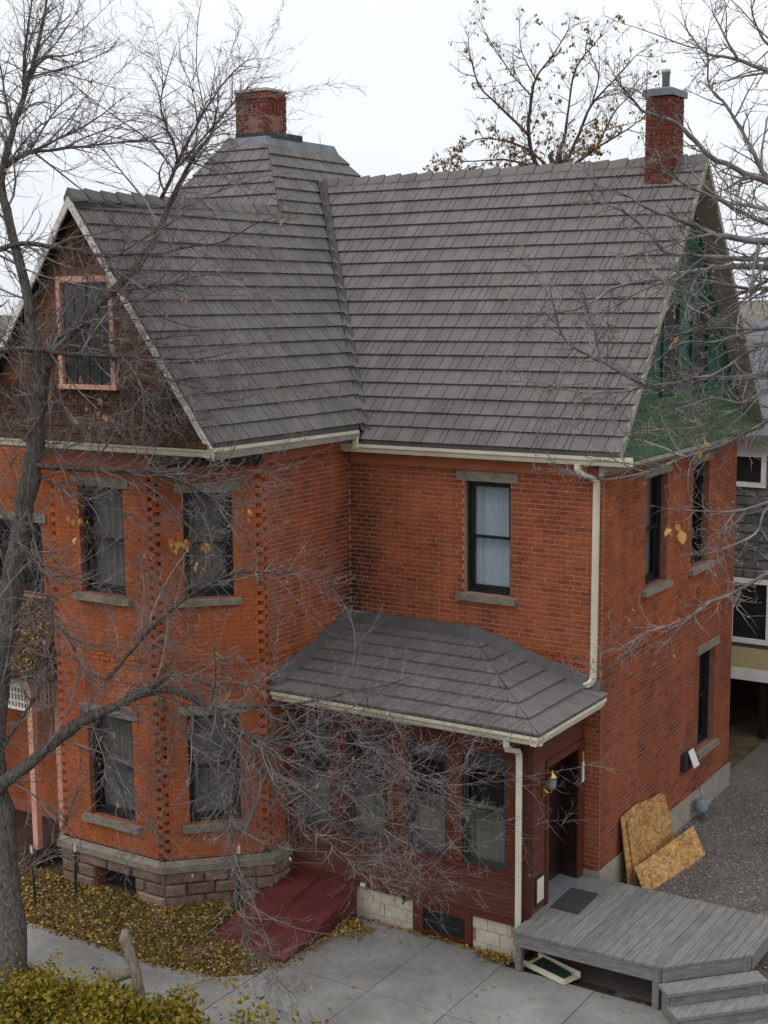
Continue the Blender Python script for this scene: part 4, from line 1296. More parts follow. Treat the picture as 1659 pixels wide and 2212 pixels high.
m = MB(); m.tube([(.19, 4.05, .84), (.19, 4.05, .98), (.17, 4.1, 1.03), (.06, 4.12, 1.04)], .018, 8); part('pipe', m, 'metal_grey', gm)
m = MB(); m.tube([(.2, 4.25, .40), (.2, 4.25, .78), (.19, 4.18, .82), (.19, 4.08, .82)], .02, 8); part('pipe', m, 'metal_grey', gm)
m = MB(); m.lathe((.2, 4.27, 0), [(.03, .66), (.09, .69), (.09, .75), (.03, .79)], 12); part('regulator', m, 'meter_grey', gm, True)
m = MB(); m.box(.035, .12, 4.0, 4.1, .62, .72); part('bracket', m, 'metal_grey', gm)
vh = thing('wall_vent', (.06, 3.7, 1.5), 'small dark vent box with a white flap on the brick wall under the window', 'vent')
m = MB(); m.box(.0, .10, 3.45, 3.75, 1.5, 1.82); part('box', m, 'tar', vh)
m = MB(); m.slab([(.11, 3.56, 1.86), (.21, 3.60, 1.56), (.21, 3.86, 1.56), (.11, 3.80, 1.86)], (-.012, 0, -.004)); part('flap', m, 'paint_white', vh)

# garden stakes by the bay
for (x_, y_, h_, lean, lab) in ((-4.70, -3.02, 1.0, .03, 'green metal stake with a white tip in front of the bay chamfer'), (-7.35, -3.86, .78, .02, 'short green metal stake beside the basement window of the bay'), (-7.75, -4.35, .95, -.04, 'thin green metal stake at the edge of the leafy bed')):
    s = thing('garden_stake', (x_, y_, ground_h(x_, y_)), lab, 'stake', 'garden stakes')
    z0 = ground_h(x_, y_) - .1
    m = MB(); m.bar([(x_, y_, z0), (x_ + lean, y_, z0 + h_)], .035, .02, (1, .3, 0)); m.bar([(x_ + .004, y_ - .014, z0), (x_ + lean + .004, y_ - .014, z0 + h_)], .008, .02, (1, .3, 0)); part('post', m, 'stake_green', s)
    m = MB(); m.bar([(x_ + lean, y_, z0 + h_), (x_ + lean * 1.12, y_, z0 + h_ + .12)], .036, .022, (1, .3, 0)); part('tip', m, 'paint_white', s)

# ================================================================ FRONT VERANDA (far left)
ve = thing('front_veranda', (-10, -3.2, .4), 'small veranda with pink posts and white lattice frieze under a leaf covered roof', 'veranda')
VX = -8.55
m = MB(); m.slab([(-12.4, -3.75, 3.74), (VX + .2, -3.75, 3.74), (VX + .2, -3.1, 4.22), (VX + .2, -2.75, 4.5), (-9.1, -2.41, 4.75), (-12.4, -2.41, 4.75)], (0, 0, -.07)); part('roof', m, 'shingle_brown', ve)
m = MB(); m.box(-12.4, VX + .16, -3.72, -3.66, 3.55, 3.70); m.box(VX + .10, VX + .16, -3.66, -2.9, 3.55, 3.70); part('fascia', m, 'fascia_grey', ve)
for (x_, y_) in ((VX, -3.5), (-10.9, -3.5), (VX + .02, -2.92)):
    m = MB(); m.box(x_ - .055, x_ + .055, y_ - .055, y_ + .055, .7, 3.6); part('post', m, 'paint_pink', ve)
def lattice(F, L, z0, z1, nv, par):
    m = MB(); m.fbox(F, 0, L, -.02, .02, z1 - .045, z1); m.fbox(F, 0, L, -.02, .02, z0, z0 + .045); p = part('lattice_rail', m, 'paint_white', par)
    for i in range(nv):
        u = L * (i + .5) / nv
        m = MB(); m.fbox(F, u - .014, u + .014, -.012, .012, z0 + .045, z1 - .045); part('spindle', m, 'paint_white', p)
    for t in (.35, .68):
        m = MB(); z = z0 + (z1 - z0) * t; m.fbox(F, 0, L, .012, .022, z - .014, z + .014); part('slat', m, 'paint_white', p)
lattice(frame((-10.84, -3.5, 0), (1, 0, 0), (0, -1, 0)), 2.23, 3.06, 3.48, 30, ve)
lattice(frame((VX + .01, -3.44, 0), (0, 1, 0), (1, 0, 0)), .46, 3.06, 3.48, 5, ve)
m = MB(); m.box(-12.4, VX + .06, -3.6, -2.41, .35, .72); part('floor', m, 'shingle_brown', ve)

# ================================================================ NEIGHBOUR HOUSE (right, behind)
nb = thing('neighbour_house', (2, 11, .45), 'grey shingled neighbouring house with white window trim and yellow siding', 'house')
NY = 9.2
FN = frame((0, NY, 0), (1, 0, 0), (0, -1, 0))
m = MB(); m.box(-3.2, 6.5, NY, NY + 7, 1.74, 7.0); part('wall', m, 'neighbour_grey', nb)
m = MB(); m.box(-3.2, 6.5, NY + 2.2, NY + 7, .3, 1.74); m.box(-3.2, -3.0, NY, NY + 2.2, .3, 1.74); part('base_wall', m, 'door_dark', nb)
wl = nb
i = 0
z = 2.42
while z < 6.4:
    for k in range(16):
        a = -1.6 + k * .26 + rng.uniform(-.04, .04)
        m = MB(); zz = z
        if any(x0 - .12 < a + .13 < x1 + .12 and z0 - .14 < z + .08 < z1 + .1 for x0, x1, z0, z1 in ((-1.06, -.5, 5.93, 6.46), (-1.02, -.3, 2.62, 3.8))): continue
        m.add([FN(a, z, .0), FN(a + .25, z, .0), FN(a + .25, z + .19, 0), FN(a, z + .19, 0), FN(a, z, .03), FN(a + .25, z, .03), FN(a + .25, z + .19, .006), FN(a, z + .19, .006)], [(4, 5, 6, 7), (0, 1, 5, 4), (1, 2, 6, 5), (3, 0, 4, 7)])
        part('wall_shingle', m, 'neighbour_grey', nb)
    z += .19
for k in range(7):
    m = MB(); m.fbox(FN, -3.2, 4.0, 0, .03, 1.965 + k * .065, 2.025 + k * .065); part('clapboard', m, 'neighbour_yellow', nb)
m = MB(); m.fbox(FN, -3.2, 4.5, 0, .06, 1.72, 1.962); part('trim_board', m, 'paint_white', nb)
m = MB(); m.fbox(FN, -3.2, 4.5, 0, .05, 6.5, 7.0); part('trim_board', m, 'paint_white', nb)
for (x0, x1, z0, z1) in ((-1.06, -.5, 5.93, 6.46), (-1.02, -.3, 2.62, 3.8)):
    m = MB(); t = .1
    for a, b, c, d in ((x0 - t, x1 + t, z1, z1 + t), (x0 - t, x1 + t, z0 - t, z0), (x0 - t, x0, z0, z1), (x1, x1 + t, z0, z1)): m.fbox(FN, a, b, 0, .07, c, d)
    w = part('window', m, 'paint_white', nb)
    m = MB(); m.fbox(FN, x0, x1, 0, .012, z0, z1); part('pane', m, 'sash_black', w)
for xx in (-2.2, -.35, 1.6):
    m = MB(); m.box(xx - .07, xx + .07, NY + .05, NY + .2, .3, 1.74); part('post', m, 'door_dark', nb)
m = MB(); m.slab([(-3.6, NY - .4, 6.95), (6.9, NY - .4, 6.95), (6.9, NY + 3.5, 9.2), (-3.6, NY + 3.5, 9.2)], (0, 0, -.12)); m.slab([(-3.6, NY + 3.5, 9.2), (6.9, NY + 3.5, 9.2), (6.9, NY + 7.4, 6.95), (-3.6, NY + 7.4, 6.95)], (0, 0, -.12)); part('roof', m, 'neighbour_roof', nb)

# ================================================================ FAR HILL
mb = MB()
N = 60
ring = []
for j, (d, k) in enumerate(((220, 0.0), (300, .55), (380, .9), (460, 1.0), (700, .95))):
    for i in range(N + 1):
        a = R(-70 + 170 * i / N)
        h = 11 + 3.5 * math.sin(i * .37 + 1) + 2.0 * math.sin(i * .9) + rng.uniform(-.6, .6)
        mb.v.append((-math.sin(a) * d, math.cos(a) * d - 10, -1.5 + k * h))
for j in range(4):
    for i in range(N):
        mb.f.append((j * (N + 1) + i, j * (N + 1) + i + 1, (j + 1) * (N + 1) + i + 1, (j + 1) * (N + 1) + i))
tag(part('hills', mb, 'hill_scrub', smooth=True), kind='structure')
fr = thing('far_house', (-12, 46, .2), 'distant house with a dull red roof beyond the neighbour', 'house')
m = MB(); m.box(-18, -8, 42, 52, -.5, 5.6); part('wall', m, 'neighbour_grey', fr)
m = MB(); m.slab([(-18.5, 41.5, 5.5), (-7.5, 41.5, 5.5), (-7.5, 47, 8.3), (-18.5, 47, 8.3)], (0, 0, -.2)); m.slab([(-18.5, 47, 8.3), (-7.5, 47, 8.3), (-7.5, 52.5, 5.5), (-18.5, 52.5, 5.5)], (0, 0, -.2)); part('roof', m, 'far_red', fr)

FRONT_TREE = [
('trunk',[(-5.38,-6.94,0.06,0.25),(-5.61,-6.81,0.85,0.2262),(-5.93,-6.55,1.87,0.2086),(-6.16,-6.44,2.78,0.1927),(-6.33,-6.31,3.71,0.1779),(-6.43,-6.0,4.82,0.1638),(-6.44,-5.69,5.88,0.1503),(-6.36,-5.52,6.71,0.1372),(-6.25,-5.38,7.49,0.1245),(-6.14,-5.36,8.27,0.1121),(-6.07,-5.3,8.78,0.1)]),
('limb',[(-6.07,-5.3,8.78,0.085),(-5.9,-5.11,9.15,0.0712),(-5.58,-4.75,9.62,0.0609),(-5.16,-4.29,10.22,0.0517),(-5.0,-4.01,10.73,0.0431),(-4.78,-3.84,11.3,0.0349),(-4.58,-3.67,11.74,0.027),(-4.43,-3.54,11.99,0.0194),(-4.32,-3.51,12.36,0.012)]),
('limb',[(-6.11,-5.37,8.4,0.085),(-6.3,-5.3,9.73,0.0712),(-6.52,-5.36,10.8,0.0609),(-6.66,-5.35,11.35,0.0517),(-6.6,-5.17,12.01,0.0431),(-6.47,-5.06,12.48,0.0349),(-6.43,-4.85,13.03,0.027),(-6.37,-4.71,13.57,0.0194),(-6.32,-4.64,14.06,0.012)]),
('limb',[(-6.79,-5.15,11.56,0.035),(-6.43,-5.06,11.73,0.027),(-5.98,-4.93,11.77,0.0211),(-5.54,-4.61,11.83,0.0157),(-4.99,-4.37,11.88,0.0107),(-4.6,-4.34,11.95,0.006)]),
('limb',[(-6.76,-5.13,11.62,0.03),(-6.59,-4.54,11.91,0.02),(-6.26,-3.94,12.27,0.0126),(-6.16,-3.55,12.56,0.006)]),
('limb',[(-6.65,-5.08,12.06,0.03),(-6.87,-4.99,12.43,0.02),(-7.05,-4.88,12.83,0.0126),(-7.25,-4.76,13.12,0.006)]),
('limb',[(-6.55,-4.93,12.63,0.025),(-6.48,-4.67,13.03,0.0167),(-6.39,-4.26,13.15,0.0105),(-6.37,-3.9,13.3,0.005)]),
('limb',[(-6.59,-4.94,12.47,0.03),(-6.38,-5.06,13.15,0.02),(-6.27,-5.05,13.56,0.0126),(-6.14,-5.11,13.84,0.006)]),
('limb',[(-4.96,-4.01,11.12,0.03),(-4.65,-4.01,11.61,0.0218),(-4.6,-4.24,11.99,0.0156),(-4.59,-4.38,12.34,0.0101),(-4.28,-4.5,12.84,0.005)]),
('limb',[(-4.75,-3.89,11.6,0.028),(-4.62,-3.68,12.04,0.0201),(-4.53,-3.42,12.44,0.0142),(-4.33,-3.19,12.83,0.0089),(-4.24,-2.93,13.05,0.004)]),
('limb',[(-4.81,-3.92,11.47,0.02),(-4.45,-3.79,11.84,0.0147),(-4.14,-3.65,12.2,0.0108),(-3.86,-3.53,12.5,0.0073),(-3.57,-3.49,12.68,0.004)]),
('limb',[(-6.67,-5.64,9.04,0.05),(-6.17,-5.46,9.07,0.0395),(-5.67,-5.17,9.0,0.0317),(-5.11,-4.95,8.97,0.0247),(-4.54,-4.78,8.95,0.0182),(-3.94,-4.53,8.93,0.012),(-3.45,-4.38,9.03,0.006)]),
('limb',[(-6.69,-5.53,10.4,0.04),(-6.3,-5.34,10.5,0.0345),(-6.03,-5.08,10.46,0.0303),(-5.74,-4.89,10.41,0.0266),(-5.41,-4.7,10.32,0.0232),(-5.07,-4.55,10.35,0.0199),(-4.69,-4.31,10.35,0.0167),(-4.31,-4.27,10.43,0.0137),(-3.9,-4.02,10.49,0.0107),(-3.51,-3.75,10.73,0.0078),(-3.21,-3.72,10.81,0.005)]),
('limb',[(-5.41,-4.49,9.85,0.02),(-5.06,-4.3,9.88,0.0147),(-4.6,-4.14,9.97,0.0108),(-4.18,-3.95,10.06,0.0073),(-3.79,-3.88,9.99,0.004)]),
('limb',[(-5.63,-4.97,9.31,0.022),(-5.15,-4.71,9.12,0.0145),(-4.61,-4.45,9.21,0.009),(-4.24,-4.25,9.24,0.004)]),
('limb',[(-5.13,-4.92,8.96,0.018),(-4.49,-4.62,8.68,0.0134),(-3.99,-4.48,8.52,0.01),(-3.52,-4.33,8.37,0.0069),(-3.2,-4.22,8.47,0.004)]),
('limb',[(-5.13,-4.92,8.93,0.018),(-4.82,-4.9,8.62,0.0122),(-4.52,-4.88,8.38,0.0079),(-4.14,-4.76,8.19,0.004)]),
('limb',[(-6.01,-5.24,8.87,0.02),(-5.75,-5.34,8.53,0.0134),(-5.45,-5.44,8.13,0.0084),(-5.04,-5.34,7.89,0.004)]),
('limb',[(-6.14,-6.53,3.05,0.1),(-5.76,-6.2,3.43,0.0888),(-5.47,-5.86,3.78,0.0805),(-5.11,-5.68,4.07,0.073),(-4.8,-5.55,4.21,0.066),(-4.36,-5.18,4.45,0.0594),(-3.91,-5.03,4.41,0.053),(-3.61,-4.91,4.23,0.0468),(-3.17,-4.96,4.05,0.0408),(-2.79,-4.86,3.89,0.035)]),
('limb',[(-4.85,-5.54,4.61,0.035),(-4.4,-5.16,5.28,0.0278),(-4.04,-4.88,5.67,0.0225),(-3.52,-4.68,6.0,0.0178),(-3.1,-4.59,6.11,0.0133),(-2.69,-4.49,6.11,0.0091),(-2.37,-4.46,6.18,0.005)]),
('limb',[(-4.33,-5.23,4.5,0.032),(-4.09,-5.19,4.66,0.0258),(-3.9,-5.09,4.69,0.0212),(-3.54,-5.0,4.61,0.0171),(-3.22,-4.99,4.57,0.0132),(-2.89,-4.95,4.64,0.0095),(-2.68,-4.85,4.75,0.006)]),
('limb',[(-3.52,-5.02,4.27,0.025),(-2.78,-4.65,4.32,0.0195),(-2.17,-4.34,4.42,0.0154),(-1.72,-4.07,4.55,0.0117),(-1.23,-3.98,4.69,0.0083),(-0.94,-3.87,4.84,0.005)]),
('limb',[(-3.17,-4.96,4.05,0.025),(-2.58,-4.73,3.9,0.0208),(-2.0,-4.33,4.16,0.0177),(-1.46,-4.31,3.96,0.0148),(-1.1,-4.27,3.73,0.0122),(-0.71,-4.28,3.65,0.0097),(-0.36,-4.28,3.52,0.0073),(-0.03,-4.21,3.75,0.005)]),
('limb',[(-2.9,-4.92,3.93,0.024),(-2.65,-5.01,3.58,0.0195),(-2.32,-4.94,3.27,0.0161),(-1.9,-4.76,2.92,0.0131),(-1.47,-4.59,2.76,0.0103),(-1.07,-4.5,2.52,0.0076),(-0.85,-4.34,2.83,0.005)]),
('limb',[(-2.79,-4.86,3.89,0.022),(-2.38,-5.02,3.23,0.0179),(-1.97,-5.08,3.01,0.0149),(-1.51,-5.07,2.79,0.0122),(-1.04,-5.13,2.6,0.0097),(-0.55,-5.1,2.47,0.0073),(-0.36,-5.13,2.69,0.005)]),
('limb',[(-2.79,-4.86,3.89,0.02),(-2.22,-4.81,3.66,0.0151),(-1.63,-4.81,3.51,0.0114),(-1.04,-4.96,3.36,0.0081),(-0.67,-5.09,3.17,0.005)]),
('limb',[(-3.34,-5.04,4.21,0.02),(-3.05,-5.13,3.61,0.0164),(-2.81,-5.46,2.93,0.0138),(-2.63,-5.64,2.27,0.0114),(-2.39,-5.89,1.92,0.0092),(-2.09,-5.85,1.54,0.007),(-1.76,-5.91,1.34,0.005)]),
('limb',[(-2.79,-4.86,3.89,0.018),(-2.16,-4.69,3.83,0.0134),(-1.55,-4.5,3.62,0.01),(-0.89,-4.42,3.34,0.0069),(-0.58,-4.46,3.32,0.004)]),
('limb',[(-4.31,-5.23,4.47,0.02),(-3.82,-5.15,3.94,0.0151),(-3.46,-5.12,3.6,0.0114),(-3.07,-4.93,3.22,0.0081),(-2.7,-5.02,2.74,0.005)]),
('limb',[(-5.09,-5.7,4.08,0.02),(-4.85,-5.61,3.63,0.0151),(-4.72,-5.5,3.09,0.0114),(-4.34,-5.3,2.57,0.0081),(-4.12,-5.27,2.14,0.005)]),
('limb',[(-6.24,-5.48,7.47,0.045),(-5.7,-5.1,7.41,0.0359),(-5.08,-4.85,7.39,0.0292),(-4.69,-4.65,7.37,0.0232),(-4.25,-4.56,7.25,0.0175),(-3.88,-4.41,7.05,0.0122),(-3.55,-4.45,6.84,0.007)]),
('limb',[(-6.14,-5.4,7.31,0.022),(-5.82,-5.26,7.15,0.017),(-5.46,-5.18,7.01,0.0134),(-5.09,-5.02,6.85,0.01),(-4.81,-4.86,6.69,0.0069),(-4.59,-4.88,6.55,0.004)]),
('limb',[(-6.23,-5.56,6.92,0.022),(-6.02,-5.62,6.35,0.0173),(-5.76,-5.71,5.99,0.0138),(-5.51,-5.77,5.35,0.0107),(-5.21,-5.65,5.1,0.0078),(-4.96,-5.62,5.08,0.005)]),
('limb',[(-6.3,-5.74,6.45,0.018),(-5.89,-5.55,5.97,0.0134),(-5.52,-5.37,5.92,0.01),(-5.06,-5.26,5.76,0.0069),(-4.85,-5.18,5.72,0.004)]),
('limb',[(-5.06,-4.87,7.4,0.02),(-4.58,-4.58,7.31,0.0147),(-4.07,-4.37,7.35,0.0108),(-3.68,-4.23,7.33,0.0073),(-3.37,-4.11,7.25,0.004)]),
('limb',[(-5.8,-5.67,5.35,0.018),(-5.49,-5.62,5.16,0.0134),(-5.21,-5.64,4.72,0.01),(-4.99,-5.55,4.51,0.0069),(-4.65,-5.46,4.32,0.004)]),
('limb',[(-6.2,-6.38,3.49,0.035),(-6.1,-6.02,3.94,0.0254),(-6.05,-5.7,4.26,0.0184),(-5.99,-5.52,4.63,0.012)]),
('limb',[(-5.78,-6.61,1.92,0.03),(-5.77,-6.29,1.94,0.02),(-5.61,-5.81,2.35,0.0126),(-5.68,-5.35,2.87,0.006)])]
RIGHT_TREE = [
('trunk',[(6.2,-7.3,0.05,0.24),(6.15,-7.25,3.0,0.2),(6.2,-7.2,5.2,0.17),(6.1,-7.1,7.2,0.14),(6.15,-7.0,9.2,0.1),(6.2,-7.1,11.0,0.06),(6.1,-7.1,12.6,0.02)]),
('limb',[(5.42,-7.93,10.01,0.035),(5.12,-8.17,10.05,0.0287),(4.94,-8.33,10.07,0.024),(4.72,-8.63,10.11,0.0198),(4.56,-8.75,10.17,0.0158),(4.49,-9.02,10.23,0.0121),(4.36,-9.23,10.29,0.0085),(4.25,-9.39,10.38,0.005)]),
('limb',[(5.43,-7.92,9.82,0.03),(5.09,-8.05,9.87,0.0262),(4.87,-8.1,9.89,0.0234),(4.65,-8.24,9.9,0.0208),(4.54,-8.41,9.89,0.0184),(4.34,-8.48,9.85,0.0162),(4.14,-8.56,9.8,0.014),(4.02,-8.66,9.78,0.0119),(3.84,-8.74,9.74,0.0098),(3.77,-8.84,9.66,0.0079),(3.63,-9.0,9.58,0.0059),(3.43,-9.08,9.54,0.004)]),
('limb',[(4.98,-8.05,9.94,0.022),(4.91,-8.21,9.95,0.0182),(4.67,-8.35,9.96,0.0154),(4.46,-8.52,9.98,0.0129),(4.26,-8.76,10.02,0.0105),(4.21,-8.91,10.15,0.0082),(4.08,-9.1,10.3,0.0061),(3.93,-9.31,10.38,0.004)]),
('limb',[(5.42,-7.74,8.84,0.03),(5.07,-7.9,9.0,0.0262),(4.86,-7.97,9.05,0.0234),(4.71,-8.16,9.02,0.0208),(4.45,-8.24,9.03,0.0184),(4.32,-8.37,9.0,0.0162),(4.07,-8.56,8.98,0.014),(3.82,-8.75,9.14,0.0119),(3.66,-8.92,9.25,0.0098),(3.52,-8.97,9.38,0.0079),(3.51,-9.1,9.6,0.0059),(3.5,-9.15,9.74,0.004)]),
('limb',[(4.08,-8.59,8.99,0.012),(4.01,-8.76,8.94,0.0095),(3.88,-8.9,8.93,0.0077),(3.64,-9.0,8.94,0.006),(3.51,-9.23,9.01,0.0045),(3.33,-9.37,9.03,0.003)]),
('limb',[(5.39,-7.93,9.5,0.02),(5.1,-8.04,9.4,0.0156),(4.91,-8.17,9.3,0.0123),(4.73,-8.24,9.2,0.0094),(4.56,-8.41,9.06,0.0066),(4.41,-8.46,9.04,0.004)]),
('limb',[(5.42,-7.94,8.91,0.018),(5.15,-8.15,8.79,0.0154),(4.95,-8.23,8.7,0.0135),(4.8,-8.41,8.59,0.0118),(4.68,-8.55,8.51,0.0102),(4.47,-8.75,8.44,0.0086),(4.31,-8.91,8.35,0.0072),(4.14,-8.94,8.3,0.0057),(4.02,-9.1,8.28,0.0043),(3.89,-9.28,8.29,0.003)]),
('limb',[(5.46,-8.07,7.74,0.02),(5.26,-8.17,7.61,0.0164),(5.05,-8.42,7.52,0.0138),(4.81,-8.55,7.36,0.0114),(4.65,-8.71,7.28,0.0091),(4.5,-8.87,7.13,0.007),(4.32,-8.98,7.1,0.005),(4.25,-9.15,7.04,0.003)]),
('limb',[(5.42,-8.0,8.28,0.013),(5.0,-8.33,8.07,0.0097),(4.79,-8.47,8.0,0.0073),(4.61,-8.66,8.01,0.0051),(4.5,-8.85,8.04,0.003)]),
('limb',[(5.21,-8.08,8.09,0.012),(4.98,-8.25,8.02,0.009),(4.96,-8.48,7.84,0.0068),(4.8,-8.61,7.74,0.0049),(4.79,-8.8,7.75,0.003)]),
('limb',[(5.54,-7.7,10.27,0.03),(5.05,-7.89,10.46,0.0257),(4.84,-8.07,10.55,0.0225),(4.72,-8.26,10.6,0.0196),(4.49,-8.46,10.75,0.0169),(4.36,-8.61,10.92,0.0144),(4.3,-8.7,10.98,0.0119),(4.12,-8.83,11.05,0.0096),(4.08,-8.96,11.13,0.0072),(4.06,-9.14,11.21,0.005)]),
('limb',[(5.53,-7.8,11.19,0.022),(5.01,-7.87,11.31,0.0176),(4.79,-7.98,11.39,0.0143),(4.56,-8.01,11.5,0.0114),(4.34,-8.11,11.56,0.0086),(4.18,-8.09,11.73,0.006)]),
('limb',[(4.59,-8.11,11.48,0.012),(4.54,-8.24,11.62,0.0074),(4.49,-8.42,11.79,0.004)]),
('limb',[(5.12,-7.82,10.34,0.024),(4.84,-7.81,10.53,0.0195),(4.73,-7.84,10.64,0.0161),(4.6,-7.91,10.92,0.0131),(4.45,-7.95,11.16,0.0103),(4.28,-7.87,11.34,0.0076),(4.28,-7.91,11.55,0.005)]),
('limb',[(5.04,-7.99,11.55,0.014),(4.83,-8.14,11.57,0.0083),(4.76,-8.32,11.77,0.004)]),
('limb',[(5.35,-7.84,10.02,0.025),(5.1,-8.12,10.11,0.0202),(4.94,-8.35,10.21,0.0167),(4.78,-8.49,10.3,0.0135),(4.64,-8.73,10.4,0.0105),(4.51,-8.98,10.49,0.0077),(4.42,-9.23,10.57,0.005)]),
('limb',[(5.09,-8.01,9.47,0.014),(4.89,-8.22,9.42,0.011),(4.7,-8.33,9.36,0.0087),(4.62,-8.59,9.32,0.0067),(4.42,-8.71,9.32,0.0048),(4.33,-8.91,9.22,0.003)]),
('limb',[(5.18,-7.98,9.7,0.016),(4.87,-8.12,9.72,0.0135),(4.75,-8.36,9.73,0.0117),(4.57,-8.49,9.78,0.0101),(4.42,-8.7,9.79,0.0085),(4.29,-8.86,9.77,0.0071),(4.15,-9.03,9.69,0.0057),(4.03,-9.16,9.59,0.0043),(3.92,-9.29,9.54,0.003)]),
('limb',[(5.11,-8.03,8.9,0.012),(4.91,-8.11,8.94,0.0095),(4.77,-8.33,8.84,0.0077),(4.57,-8.41,8.88,0.006),(4.4,-8.58,8.81,0.0045),(4.37,-8.7,8.81,0.003)]),
('limb',[(4.8,-8.44,8.81,0.009),(4.53,-8.6,8.67,0.0065),(4.37,-8.78,8.65,0.0047),(4.24,-8.98,8.65,0.003)]),
('limb',[(4.49,-8.8,8.45,0.009),(4.22,-8.97,8.57,0.0065),(4.17,-9.1,8.6,0.0047),(4.1,-9.25,8.73,0.003)]),
('limb',[(5.17,-8.01,10.31,0.02),(4.85,-8.07,10.34,0.0156),(4.6,-7.98,10.39,0.0123),(4.44,-8.0,10.44,0.0094),(4.27,-8.04,10.6,0.0066),(4.15,-7.95,10.72,0.004)])]
BACK_TREE = [
('trunk',[(-8.1,15.07,-0.1,0.3),(-8.0,15.07,4.0,0.24),(-8.1,15.07,12.93,0.17)]),
('limb',[(-8.1,15.07,12.93,0.1),(-8.53,14.89,13.24,0.0797),(-8.73,14.81,14.02,0.0647),(-8.69,14.85,14.79,0.0512),(-8.59,14.92,15.44,0.0385),(-8.13,15.05,16.06,0.0265),(-7.81,15.21,16.63,0.015)]),
('limb',[(-8.66,14.67,14.0,0.06),(-9.31,14.46,14.68,0.0442),(-9.97,14.41,15.32,0.0324),(-10.2,14.31,16.1,0.0219),(-10.36,14.47,16.62,0.012)]),
('limb',[(-8.1,15.07,12.93,0.09),(-7.7,15.06,13.38,0.069),(-7.4,15.1,14.01,0.0535),(-7.05,15.05,14.68,0.0395),(-6.42,15.05,15.26,0.0264),(-5.83,15.12,15.84,0.014)]),
('limb',[(-8.15,15.03,13.05,0.07),(-7.91,15.22,13.88,0.054),(-7.8,15.24,14.59,0.0421),(-7.66,15.35,15.65,0.0315),(-7.19,15.59,16.33,0.0215),(-7.04,15.69,16.51,0.012)]),
('limb',[(-7.99,15.12,12.93,0.08),(-7.4,15.14,13.31,0.0576),(-6.72,15.05,13.67,0.0409),(-6.09,15.07,13.98,0.026),(-5.54,14.95,14.26,0.012)]),
('limb',[(-8.1,15.06,13.05,0.06),(-8.75,14.73,13.66,0.0442),(-9.47,14.51,13.93,0.0324),(-10.07,14.33,13.95,0.0219),(-10.43,14.22,13.72,0.012)]),
('limb',[(-8.5,14.62,14.93,0.035),(-8.91,14.22,15.5,0.0246),(-9.21,13.75,16.16,0.0169),(-9.36,13.4,16.63,0.01)]),
('limb',[(-7.16,15.29,14.72,0.035),(-7.02,15.39,15.42,0.0246),(-7.3,15.41,16.09,0.0169),(-7.27,15.48,16.5,0.01)]),
('limb',[(-8.1,15.06,12.99,0.06),(-9.24,14.88,13.4,0.0392),(-10.09,14.76,13.44,0.0239),(-11.02,14.62,13.43,0.01)]),
('limb',[(-7.03,15.47,13.73,0.04),(-6.77,15.9,14.58,0.0275),(-6.56,16.3,14.96,0.0183),(-6.15,16.69,15.5,0.01)]),
('limb',[(-8.42,14.58,15.38,0.03),(-8.93,14.78,16.16,0.0174),(-9.15,15.06,16.93,0.008)])]
RCLUSTERS = [(4.49, -8.87, 7.94, .06, 5), (4.73, -8.70, 8.61, .05, 3), (4.2, -8.6, 9.3, .05, 2)]
CLUSTERS = [(-5.44, -5.34, 6.82, 0.12, 9), (-4.14, -4.76, 6.46, 0.14, 16), (-3.87, -4.7, 6.31, 0.12, 12), (-4.5, -4.83, 6.37, 0.08, 5), (-5.56, -5.12, 8.2, 0.14, 8), (-5.41, -4.96, 8.26, 0.1, 7), (-3.06, -3.86, 10.85, 0.05, 3), (-5.75, -5.12, 8.71, 0.1, 6), (-3.32, -4.37, 6.98, 0.15, 6), (-3.1, -5.58, 2.85, 0.1, 4), (-4.69, -5.68, 3.87, 0.08, 4)]

# ================================================================ TREES
bendf = .16
def rand_dir(r, t, ang):
    ref = Vector((r.uniform(-1, 1), r.uniform(-1, 1), r.uniform(-1, 1)))
    s = t.cross(ref)
    if s.length < 1e-3: s = t.orthogonal()
    s.normalize()
    return (t * math.cos(ang) + s * math.sin(ang)).normalized()
def twig(r, mb, p, d, L, rad, lev, maxlev, curl, tips, sides, wob=.16, kids=(4, 7), shrink=.48):
    n = max(4, int(L / .09)) if lev < 2 else 4
    n = min(n, 9)
    pts = [p.copy()]
    dirs = []
    bend = Vector((r.gauss(0, 1), r.gauss(0, 1), r.gauss(0, .6))) * bendf * (3.0 / n) ** .5
    for i in range(n):
        d = (d + bend + Vector((r.gauss(0, wob), r.gauss(0, wob), r.gauss(0, wob) + curl * 2 * (i + 1) / n)) * .6).normalized()
        p = p + d * (L / n)
        pts.append(p.copy()); dirs.append(d.copy())
    rr = [rad * (1 - .72 * i / n) for i in range(n + 1)]
    mb.tube(pts, rr, sides if lev < maxlev else 3, cap=False)
    tips.append((pts[-1], dirs[-1], lev))
    if lev >= maxlev: return
    k = r.randint(*kids)
    for j in range(k):
        t = (j + r.uniform(.25, .95)) / k
        i = min(n - 1, int(t * n))
        q = pts[i].lerp(pts[i + 1], t * n - i)
        twig(r, mb, q, rand_dir(r, dirs[i], r.uniform(.45, 1.05)), L * shrink * r.uniform(.55, 1.25) * (1.15 - .5 * t), max(rad * .6 * (1 - .4 * t), .003), lev + 1, maxlev, curl * 1.2, tips, 3, wob, kids, shrink)
